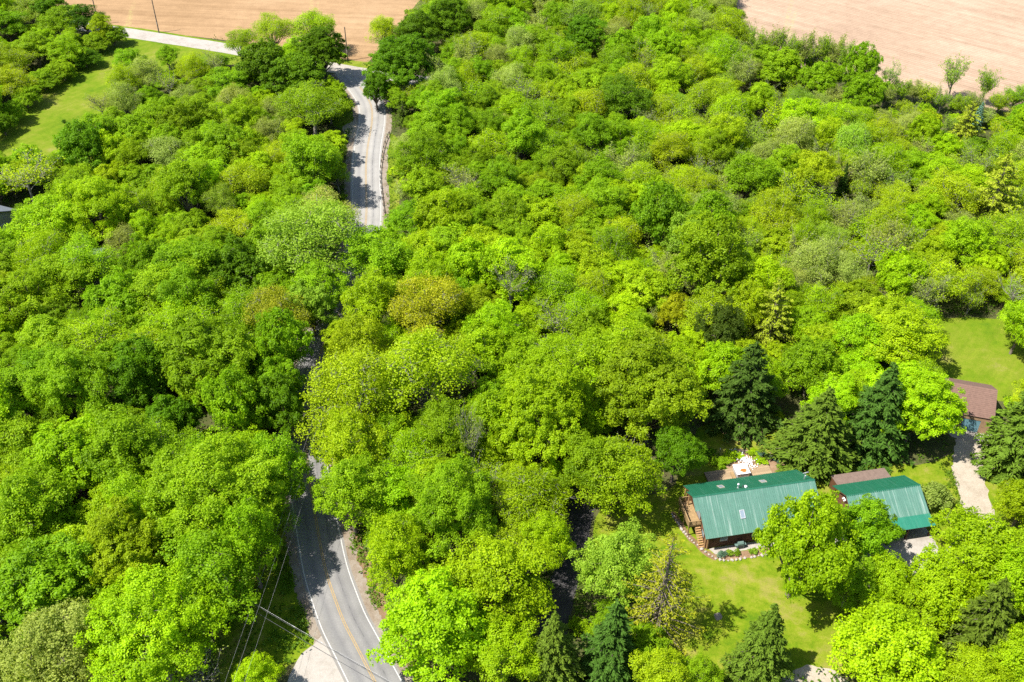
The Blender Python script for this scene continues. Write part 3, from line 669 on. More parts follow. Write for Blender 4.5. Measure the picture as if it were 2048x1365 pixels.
# ---- guard rail
rl = [G(*p) for p in [(779, 268), (771, 285), (765.5, 305), (762.6, 323), (760, 345), (760, 365), (762, 383), (764, 401), (768, 432)]]
rl = smooth(rl, 8)
gd = empty('guard_rail', (*rl[0], 0)); tag(gd, 'steel guard rail on short posts along the bend of the far road', 'guard rail')
ox, oy = rl[0]
beam = MB(); n = len(rl)
prof = [(0.0, .5), (.05, .56), (0, .63), (.05, .72), (0, .80)]
vs = []
for i, p in enumerate(rl):
    a = rl[max(i - 1, 0)]; b = rl[min(i + 1, n - 1)]; dx, dy = b[0] - a[0], b[1] - a[1]; l = math.hypot(dx, dy); nx, ny = dy / l, -dx / l
    for d, z in prof: beam.v.append((p[0] - ox + nx * d, p[1] - oy + ny * d, z))
    if i:
        for k in range(4): q = (i - 1) * 5 + k; beam.f.append((q, q + 1, q + 6, q + 5))
beam.build('rail', M_METAL, gd)
pmesh = MB().box(-.08, .08, -.07, .07, 0, .82).mesh('post'); pmesh.materials.append(M_POLE)
acc = 9
for i in range(1, n):
    acc += math.hypot(rl[i][0] - rl[i - 1][0], rl[i][1] - rl[i - 1][1])
    if acc > 1.9:
        a, b = rl[i - 1], rl[i]; l = math.hypot(b[0] - a[0], b[1] - a[1]); s = -1 if True else 1
        o = new_obj('post', pmesh, None, gd); o.location = (rl[i][0] - ox - (b[1] - a[1]) / l * .09, rl[i][1] - oy + (b[0] - a[0]) / l * .09, 0); acc = 0

# ---- utility poles and cables
def pole(x, y, h, label, arm=True, rz=0.0, name='utility_pole'):
    p = empty(name, (x, y, 0), rz); tag(p, label, 'utility pole')
    MB().tube([(0, 0, 0), (.0, 0, h)], [.17, .12], 10).build('post', M_POLE, p)
    if arm:
        a = MB().box(-1.2, 1.2, -.06, .06, h - .55, h - .42).build('crossarm', M_POLE, p)
        for u in (-1.1, 0.0, 1.1):
            z0 = h - .42 if u else h
            MB().tube([(u, 0, z0), (u, 0, z0 + .22)], [.05, .07], 8).build('insulator', M_WHITE, a if u else p)
    else:
        MB().tube([(0, -.14, h * .25), (0, -.22, h * .25), (0, -.22, h * .32)], .07, 8).build('meter_box', M_METAL, p)
    return p
x, y = G(318, 66); pole(x, y, 9.3, 'wooden utility pole at the field edge beside the pale side road', False)
x, y = G(696, 122); pole(x, y, 9.0, 'dark wooden utility pole standing at the road junction', False)
x, y = G(198, 50); pole(x, y, 8.5, 'wooden utility pole rising out of the thicket by the field', False)
A = G(652, 800, 8.8); B = G(436, 1455, 8.8); C = G(415, 1150, 8.2); D = G(985, 1475, 8.2)
ang = math.atan2(B[1] - A[1], B[0] - A[0]) + math.pi / 2; ang2 = math.atan2(D[1] - C[1], D[0] - C[0]) + math.pi / 2
pole(*A, 8.8, 'utility pole hidden in the trees where the roadside cables go in', True, ang)
pole(*B, 8.8, 'utility pole in the foreground trees carrying the roadside cables', True, ang)
pole(*C, 8.2, 'utility pole among the trees holding the cables that cross the road', False)
pole(*D, 8.2, 'utility pole below the near road holding the crossing cables', False)
def cable(p, q, sag, r, mat, label, group, knots=()):
    n = 24; pts = []
    for i in range(n + 1):
        t = i / n; pts.append((p[0] + (q[0] - p[0]) * t, p[1] + (q[1] - p[1]) * t, p[2] + (q[2] - p[2]) * t - sag * 4 * t * (1 - t)))
    m = MB().tube(pts, r, 6)
    for t in knots:
        i = int(t * n); a, b = Vector(pts[i]), Vector(pts[i + 1]); f = t * n - i; c = a + (b - a) * f; d = (b - a).normalized()
        m.tube([c - d * .35, c - d * .3, c + d * .3, c + d * .35], [r, r * 2.6, r * 2.6, r], 8)
    o = m.build('utility_cable', mat, None, True); tag(o, label, 'cable', group); return o
ca, sa = math.cos(ang), math.sin(ang)
for u, zz in ((-1.1, 8.55), (0, 9.0), (1.1, 8.55)):
    cable((A[0] + ca * u, A[1] + sa * u, zz), (B[0] + ca * u, B[1] + sa * u, zz), .7, .009, M_GREYWIRE, 'thin pale cable strung along the wooded side of the near road', 'cables along the road')
cable((C[0], C[1], 8.1), (D[0], D[1], 8.1), .5, .013, M_WIRE, 'pale upper cable crossing slantwise over the near road and pull-off', None, (.33, .43))
cable((C[0], C[1], 7.8), (D[0], D[1], 7.8), .5, .014, M_DARKWIRE, 'thin dark cable running just under the pale crossing cable', None)
cable((C[0], C[1], 6.4), (D[0], D[1], 6.4), .75, .02, M_DARKWIRE, 'thick dark lower cable crossing over the near road and pull-off', None, (.62,))

# ------------------------------------------------------------------ foliage
def quads_mesh(name, P, Nn, Sz, asp, tint, mat, T=None):
    """one folded-flat leaf blade per point: centre P, normal Nn, half length Sz"""
    n = len(P)
    Nn = Nn / np.maximum(np.linalg.norm(Nn, axis=1, keepdims=True), 1e-6)
    if T is None: T = rng.normal(size=(n, 3))
    T = T - Nn * np.sum(T * Nn, axis=1, keepdims=True); T /= np.maximum(np.linalg.norm(T, axis=1, keepdims=True), 1e-6)
    B = np.cross(Nn, T); s = Sz[:, None]; a = asp if np.isscalar(asp) else asp[:, None]
    V = np.empty((n, 4, 3), np.float32)
    V[:, 0] = P + T * s; V[:, 1] = P + B * s * a; V[:, 2] = P - T * s; V[:, 3] = P - B * s * a
    me = bpy.data.meshes.new(name)
    me.vertices.add(4 * n); me.vertices.foreach_set('co', V.reshape(-1))
    me.loops.add(4 * n); me.loops.foreach_set('vertex_index', np.arange(4 * n, dtype=np.int32))
    me.polygons.add(n); me.polygons.foreach_set('loop_start', np.arange(0, 4 * n, 4, dtype=np.int32))
    me.update(calc_edges=True)
    at = me.attributes.new('tint', 'FLOAT', 'FACE'); at.data.foreach_set('value', tint.astype(np.float32))
    me.materials.append(mat); return me
def rand_dirs(n, zmin=-1.0, zmax=1.0):
    z = rng.uniform(zmin, zmax, n); t = rng.uniform(0, 2 * np.pi, n); r = np.sqrt(1 - z * z)
    return np.stack([r * np.cos(t), r * np.sin(t), z], 1)

class Proto: pass
def bough(m, a, b, r0, r1, sag=0.0, sides=5, seg=4, wob=0.0):
    a = np.array(a, float); b = np.array(b, float); pts = []; rad = []
    for i in range(seg + 1):
        t = i / seg; p = a + (b - a) * t; p[2] += sag * math.sin(math.pi * t)
        if 0 < i < seg: p += rng.normal(size=3) * wob
        pts.append(tuple(p)); rad.append(r0 + (r1 - r0) * t)
    m.tube(pts, rad, sides, False); return [np.array(p) for p in pts]

def broadleaf(name, H, R, base, nb, nl, lobe, clumps, per, leaf, fill=0.1, bark=BARK, flat=0.8, twig=3, crad=0.5, bill=(.42, .6), off=.5, low=-.35, gap=0.0, tall=1.0):
    """crown = a few big billows grown together; their skin carries many small leafy sprays"""
    P = Proto(); P.H = H; P.R = R; P.zc = base + (H - base) * 0.52
    tr = MB(); hb = (H - base) / 2; zc = base + hb
    top = np.array([rng.normal() * .3, rng.normal() * .3, base + hb * 0.7]); fork = np.array([top[0] * .4, top[1] * .4, base])
    bough(tr, (0, 0, -0.1), fork, R * .062 + .06, R * .045 + .04, 0, 8, 4, .06)
    bough(tr, fork, top, R * .045 + .04, R * .015 + .02, 0, 6, 3, .1)
    # billows
    bc, br = [], []; tries = 0
    while len(bc) < nb and tries < 3000:
        tries += 1; r = R * rng.uniform(*bill); d = rand_dirs(1, -.4, 1)[0]; k = rng.uniform(.45, 1) ** .5 * off * (1 + .2 * rng.normal())
        k = min(k, 1.12 - .72 * r / R)
        c = np.array([d[0] * R * k, d[1] * R * k, zc + d[2] * (hb - r * .55) * min(1.15, k / off)])
        if len(bc) == 0: c = np.array([rng.normal() * .12 * R, rng.normal() * .12 * R, H - r * .8])
        if all(np.linalg.norm(c - q) > .5 * (r + w) for q, w in zip(bc, br)):
            bc.append(c); br.append(r); bough(tr, fork, c, R * .026 + .02, R * .01 + .012, -.03 * R, 5, 4, .12)
    nb = len(bc)
    bc = np.array(bc); br = np.array(br)
    LP, LN, LS, LT = [], [], [], []
    tb = rng.normal(size=nb) * .13; cen = []; tries = 0
    while len(cen) < nl and tries < nl * 30:
        tries += 1
        i = rng.choice(nb, p=br ** 2 / np.sum(br ** 2)); d = rand_dirs(1, low, 1)[0]
        c = bc[i] + d * br[i] * np.array([1, 1, .85 * tall]) * (rng.uniform(.78, 1.12) if rng.random() < .84 else rng.uniform(1.12, 1.42)) * (1 + .13 * math.sin(3.1 * d[0] * br[i] + i) * math.sin(2.7 * d[1] * br[i] + 2 * i) + .08 * math.sin(5 * d[2] * br[i]))
        inside = np.linalg.norm((c - bc) / np.array([1, 1, .85 * tall]), axis=1) / br
        inside[i] = 9
        if inside.min() < .8 or c[2] < base * .75: continue
        if gap and rng.random() < gap * (0.5 + 0.5 * math.sin(c[0] * 1.7 + i) * math.sin(c[1] * 1.9)): continue
        if any(abs(c[0] - q[0]) < lobe * .6 and abs(c[1] - q[1]) < lobe * .6 and abs(c[2] - q[2]) < lobe * .6 for q in cen): continue
        cen.append(c); r = lobe * rng.uniform(.55, 1.45)
        linked = rng.random() < twig / 10
        if linked: bough(tr, bc[i], c, .05, .014, 0, 4, 3, .1)
        out = d * .8 + np.array([0, 0, .45]); out /= np.linalg.norm(out)
        dirs = rand_dirs(clumps * 3); dirs = dirs[dirs @ out > rng.uniform(-.7, .5, len(dirs))][:clumps]
        tl = tb[i] + rng.normal() * .1
        for e in dirs:
            cc = c + e * r * np.array([1, 1, flat]) * rng.uniform(.5, 1.1)
            if linked and rng.random() < .35: bough(tr, c, cc, .022, .01, 0, 3, 2, .05)
            nn = max(3, int(per * rng.uniform(.6, 1.4)))
            cn = e * .5 + out * .6 + np.array([0, 0, .25]); cn /= np.linalg.norm(cn)
            o = rng.normal(size=(nn, 3)) * crad * .5; o -= np.outer(o @ cn, cn) * .45
            rr = np.linalg.norm(o, axis=1); p = cc + o - np.outer(rr * rr * .3 / crad, cn)
            LP.append(p); LN.append(cn + rng.normal(size=(nn, 3)) * .5)
            LS.append(leaf * rng.uniform(.65, 1.3, nn)); LT.append(np.clip(.5 + tl + rng.normal() * .06 + rng.normal(size=nn) * .12, 0, 1))
    tot = sum(len(q) for q in LP); nf = int(tot * fill)
    if nf:          # leaves inside the billows
        i = rng.integers(0, nb, nf); p = bc[i] + rng.normal(size=(nf, 3)) * (br[i] * .42)[:, None]
        p = p[p[:, 2] > base * .6]; nf = len(p)
        LP.append(p); LN.append(rng.normal(size=(nf, 3)) + np.array([0, 0, .6])); LS.append(leaf * rng.uniform(.7, 1.3, nf)); LT.append(np.clip(.48 + rng.normal(size=nf) * .14, 0, 1))
    LP = np.concatenate(LP); P.n = len(LP)
    P.crown = quads_mesh(name + '_crown', LP, np.concatenate(LN), np.concatenate(LS), 0.72, np.concatenate(LT), LEAF)
    P.trunk = tr.mesh(name + '_trunk', True); P.trunk.materials.append(bark)
    return P
def bare(name, H, R, base, n1, n2, leaves, leaf, bark=GREYBARK, upright=1.0, lean=0.0):
    P = Proto(); P.H = H; P.R = R; P.zc = base + (H - base) * .5
    tr = MB(); bough(tr, (0, 0, -.1), (0, 0, base + (H - base) * .36), .2, .12, 0, 7, 4, .02)
    ends = []
    for i in range(n1):
        t = 2 * np.pi * (i + rng.uniform(-.3, .3)) / n1 * 2.4; z0 = base + (H - base) * rng.uniform(0, .35); f = rng.uniform(.55, 1)
        e = np.array([math.cos(t) * R * f * .75, math.sin(t) * R * f * .75, base + (H - base) * rng.uniform(.45, .97) * (1.15 - .3 * f)])
        s = np.array([0, 0, z0]); ln = bough(tr, s, e, .085, .03, -.25 * upright, 5, 4, .16)
        for k in range(n2):
            u = rng.uniform(.35, 1) * 3.999; p = ln[int(u)] + (ln[int(u) + 1] - ln[int(u)]) * (u - int(u)); q = p + (rand_dirs(1, -.1, 1)[0] * np.array([1, 1, upright])) * rng.uniform(.8, 2.0) * R / 4.5 + (e - s) * .08
            bough(tr, p, q, .03, .012, 0, 3, 2, 0)
            for _ in range(3):
                w = p + (q - p) * rng.uniform(.4, 1); x = w + rand_dirs(1, -.2, 1)[0] * rng.uniform(.4, .9) * R / 4.5
                bough(tr, w, x, .016, .007, 0, 3, 1); ends.append(x); ends.append(w)
    ends = np.array(ends); idx = rng.integers(0, len(ends), leaves); p = ends[idx] + rng.normal(size=(leaves, 3)) * .28
    P.crown = quads_mesh(name + '_crown', p, rng.normal(size=(leaves, 3)) + np.array([0, 0, .8]), leaf * rng.uniform(.6, 1.3, leaves), .7, np.clip(.5 + rng.normal(size=leaves) * .16, 0, 1), LEAF)
    P.trunk = tr.mesh(name + '_trunk', True); P.trunk.materials.append(bark); return P
def conifer(name, H, R, whorls, per, sprays, ln, sp=.9, droop=.25, gap=.0, flatness=.55, low=.06, hang=.35, mat=NEEDLE, bark=BARK):
    P = Proto(); P.H = H; P.R = R; P.zc = H * .4
    tr = MB(); bough(tr, (0, 0, -.1), (0, 0, H * .98), R * .06 + .05, .02, 0, 7, 6, .02)
    LP, LN, LS, LT, TT = [], [], [], [], []
    for i in range(whorls):
        t = (i + .5) / whorls; z = H * (low + (1 - low) * t)
        zj = H / whorls * .9
        Lm = R * ((1 - t) ** sp) * rng.uniform(.88, 1.1) + .12
        nb = max(4, int(per * (.55 + .6 * (1 - t))))
        for b in range(nb):
            if rng.random() < gap: continue
            th = 2 * np.pi * (b + rng.uniform(-.35, .35)) / nb + i * 1.1; L = Lm * rng.uniform(.68, 1.12)
            d = np.array([math.cos(th), math.sin(th), 0]); side = np.array([-d[1], d[0], 0])
            z = H * (low + (1 - low) * t) + rng.uniform(-zj, zj); L *= rng.uniform(.8, 1.1)
            ns = max(6, int(sprays * (L / R) ** .8))
            u = rng.uniform(.12, 1, ns) ** .7
            rise = .22 * (1 - (1 - t)) ; zz = z + L * (rise * u - droop * u * u + .12 * np.maximum(0, u - .7))
            wdt = (1 - u * .75) * L * .24 + .05
            lat = rng.uniform(-1, 1, ns) * wdt
            p = d[None] * (u * L)[:, None] + side[None] * lat[:, None]; p[:, 2] = zz - np.abs(lat) * hang + rng.normal(size=ns) * .06
            LP.append(p); sl = -droop * 1.6 * u
            nn = np.stack([-d[0] * sl, -d[1] * sl, np.ones(ns)], 1) + rng.normal(size=(ns, 3)) * (1 - flatness)
            LN.append(nn); TT.append(d[None] + side[None] * np.sign(lat)[:, None] * .8 + rng.normal(size=(ns, 3)) * .25 + np.array([0, 0, -.25]))
            LS.append(ln * rng.uniform(.7, 1.3, ns)); LT.append(np.clip(.35 + .3 * u + rng.normal() * .08 + rng.normal(size=ns) * .12, 0, 1))
            if gap > 0 or b % 2 == 0: bough(tr, (0, 0, z), tuple(d * L * .9 + np.array([0, 0, z + L * (rise * .9 - droop * .81)])), .045 * L / 2 + .012, .01, 0, 3, 3, .03)
    P.crown = quads_mesh(name + '_crown', np.concatenate(LP), np.concatenate(LN), np.concatenate(LS), .34, np.concatenate(LT), mat, np.concatenate(TT))
    P.trunk = tr.mesh(name + '_trunk', True); P.trunk.materials.append(bark); return P

PR = {}
# round-headed maples: tight, cauliflower-like
PR['maple'] = [broadleaf('maple%d' % k, H, 5, b, nb, 190, .68, 13, 12, .135, flat=.85, twig=.5, crad=.4, bill=(.28, .46), off=.62, gap=.15) for k, (H, b, nb) in enumerate([(12, 1.8, 18), (13, 2.0, 20), (11, 1.7, 16), (14, 2.0, 22)])]
# looser broadleaves with separate billows
PR['leafy'] = [broadleaf('leafy%d' % k, H, 5, b, nb, nl, .78, 13, 10, .125, fill=.16, flat=.8, twig=1.2, crad=.48, bill=bl, off=.72, gap=.4) for k, (H, b, nb, nl, bl) in enumerate([(14, 2.8, 20, 185, (.22, .4)), (15, 3.2, 24, 190, (.2, .36)), (13, 2.4, 18, 175, (.24, .44)), (14, 2.6, 27, 195, (.18, .34)), (16, 3.4, 22, 190, (.2, .4)), (13.5, 2.4, 17, 175, (.26, .46))])]
# feathery, half-open crowns
PR['wispy'] = [broadleaf('wispy%d' % k, H, 5, b, nb, nl, .95, 12, 8, .11, fill=.3, bark=GREYBARK, flat=.8, twig=5, crad=.75, bill=(.2, .42), off=.76, gap=.6) for k, (H, b, nb, nl) in enumerate([(13, 3.2, 18, 150), (14, 3.6, 17, 150), (12, 2.8, 16, 140), (13, 2.8, 20, 160), (13, 3, 17, 105)])]
PR['bigmaple'] = [broadleaf('bigmaple%d' % k, 18, 8, 2.8, nb, 460, .72, 12, 13, .14, flat=.85, twig=.5, crad=.42, bill=(.18, .36), off=.68, gap=.25) for k, nb in enumerate((34, 40))]
PR['bigleafy'] = [broadleaf('bigleafy%d' % k, 19, 8, 3.8, nb, 450, .8, 12, 11, .13, fill=.16, flat=.8, twig=1.2, crad=.5, bill=bl, off=.76, gap=.42) for k, (nb, bl) in enumerate(((34, (.16, .32)), (42, (.14, .28)), (30, (.18, .36))))]
PR['brush'] = [bare('brush%d' % k, 9, 3.4, 1.0, 15, 12, lv, .12, GREYBARK, 1.7) for k, lv in enumerate((5200, 3600, 7000))]
PR['bare'] = [bare('bare%d' % k, H, 4.5, b, n, 9, lv, .13) for k, (H, b, n, lv) in enumerate([(12, 4.5, 11, 1500), (11, 4, 9, 700), (13, 5, 12, 2200)])]
PR['fan'] = [bare('fan%d' % k, 11, 3.4, 2.2, 12, 11, lv, .14, GREYBARK, 1.9) for k, lv in enumerate((3200, 2200, 4200))]
PR['spruce'] = [conifer('spruce%d' % k, 13, 4.2, w, 12, 95, .25, sp=s, droop=d, flatness=.2, gap=.05) for k, (w, s, d) in enumerate([(30, .85, .3), (27, .8, .24), (33, .9, .34)])]
PR['pine'] = [conifer('pine%d' % k, 13, 4.4, 19, 9, 95, .22, sp=.62, droop=.06, flatness=.25, low=.14, hang=.15, gap=.12) for k in range(2)]
PR['larch'] = [conifer('larch', 19, 4.6, 30, 7, 70, .15, sp=.6, droop=.1, gap=.22, flatness=.1, low=.1, hang=.2, mat=LEAF, bark=BARK)]
PR['feather'] = [broadleaf('feather%d' % k, H, 5, b, nb, 165, .8, 9, 17, .14, fill=.15, flat=1.15, twig=2, crad=.5, bill=(.26, .42), off=.64, low=-.5, gap=.2) for k, (H, b, nb) in enumerate([(10, 1, 16), (11, 1.1, 18)])]
PR['shrub'] = [broadleaf('shrub%d' % k, 3.6, 2.6, .2, 8, 46, .48, 8, 12, .13, flat=.9, twig=2, crad=.36, bill=(.35, .55), off=.5, low=-.2) for k in range(3)]
PR['flowering'] = [broadleaf('flowering', 3.2, 2.4, .2, 8, 48, .48, 8, 13, .13, flat=.9, twig=2, crad=.36, bill=(.5, .65), off=.4, low=-.2)]

# crown colours (linear base colour)
CL = {'B': (0.251, 0.385, 0.004), 'BB': (0.289, 0.439, 0.004), 'G': (0.177, 0.305, 0.005), 'G2': (0.214, 0.348, 0.006), 'D': (0.105, 0.214, 0.004), 'DD': (0.059, 0.139, 0.006), 'Y': (0.284, 0.385, 0.006), 'O': (0.289, 0.337, 0.015), 'OL': (0.198, 0.284, 0.005), 'OR': (0.321, 0.348, 0.011), 'L': (.33, .36, .018),
      'S': (0.225, 0.348, 0.024), 'P': (.262, .325, .055), 'K': (.05, .098, .012), 'KG': (.076, .128, .011), 'KB': (0.107, 0.193, 0.128), 'YP': (0.225, 0.289, 0.017), 'YY': (0.385, 0.449, 0.009)}
placed = []       # x, y, radius
NAMES = {'brush': 'brushy_tree', 'bigmaple': 'maple_tree', 'bigleafy': 'broadleaf_tree', 'maple': 'maple_tree', 'leafy': 'broadleaf_tree', 'wispy': 'locust_tree', 'bare': 'dead_tree', 'fan': 'ash_tree', 'spruce': 'spruce_tree', 'pine': 'pine_tree', 'larch': 'larch_tree', 'feather': 'feathery_tree', 'shrub': 'shrub', 'flowering': 'flowering_shrub'}
def put_tree(kind, x, y, R, H, col, label, group=None, cat='tree', var=None, tilt=0.0):
    if R > 6.2 and kind in ('maple', 'leafy'): kind = 'big' + kind
    pl = PR[kind]; p = pl[rnd.randrange(len(pl))] if var is None else pl[var % len(pl)]
    rz = rnd.uniform(0, 6.283); name = NAMES[kind]; vi = pl.index(p)
    if kind == 'leafy' and vi in (1, 3): name = 'leafy_tree'
    if kind == 'wispy' and vi > 2: name = 'thin_crowned_tree'
    root = empty(name, (x, y, 0), rz); root.scale = (R / p.R * rnd.uniform(.9, 1.12), R / p.R * rnd.uniform(.9, 1.12), H / p.H)
    root.rotation_euler = (rnd.uniform(-.03, .03) + tilt, rnd.uniform(-.03, .03), rz)
    tag(root, label, cat, group)
    o = new_obj('trunk' if cat == 'tree' else 'stems', p.trunk, None, root)
    c = new_obj('crown' if cat == 'tree' else 'foliage', p.crown, None, root)
    j = rnd.gauss(0, .08); h = rnd.gauss(0, .035)
    c.color = (max(.01, col[0] * (1 + j + h)), max(.01, col[1] * (1 + j - h * .4)), max(.004, col[2] * (1 + j)), 1)
    placed.append((x, y, R)); return root
RATIO = {'brush': 2.3, 'bigmaple': 2.3, 'bigleafy': 2.4, 'maple': 2.35, 'leafy': 2.5, 'wispy': 2.4, 'bare': 2.6, 'fan': 3.1, 'spruce': 3.0, 'pine': 2.7, 'larch': 4.0, 'feather': 1.9, 'shrub': 1.35, 'flowering': 1.3}
def size_at(kind, px, py, rp, Hk=None):
    """radius and height in metres from the crown's size in the picture, its centre at the crown's own height"""
    R = 5.0
    for _ in range(4):
        H = min(Hk or R * RATIO[kind], 21); zc = PR[kind][0].zc / PR[kind][0].H * H
        x, y = G(px, py, zc); R = rp / proj(x, y, zc)[2]
    return x, y, R, H
LANDMARKS = []
SEEN = []
def hero(kind, px, py, rp, col, label, Hk=None, group=None, cat='tree', var=None):
    x, y, R, H = size_at(kind, px, py, rp, Hk)
    if group is None and cat == 'tree': LANDMARKS.append((x, y, R, label))
    if rp > 16: SEEN.append((px, py, rp * .62, y))
    return put_tree(kind, x, y, R, H, CL[col], label, group, cat, var)

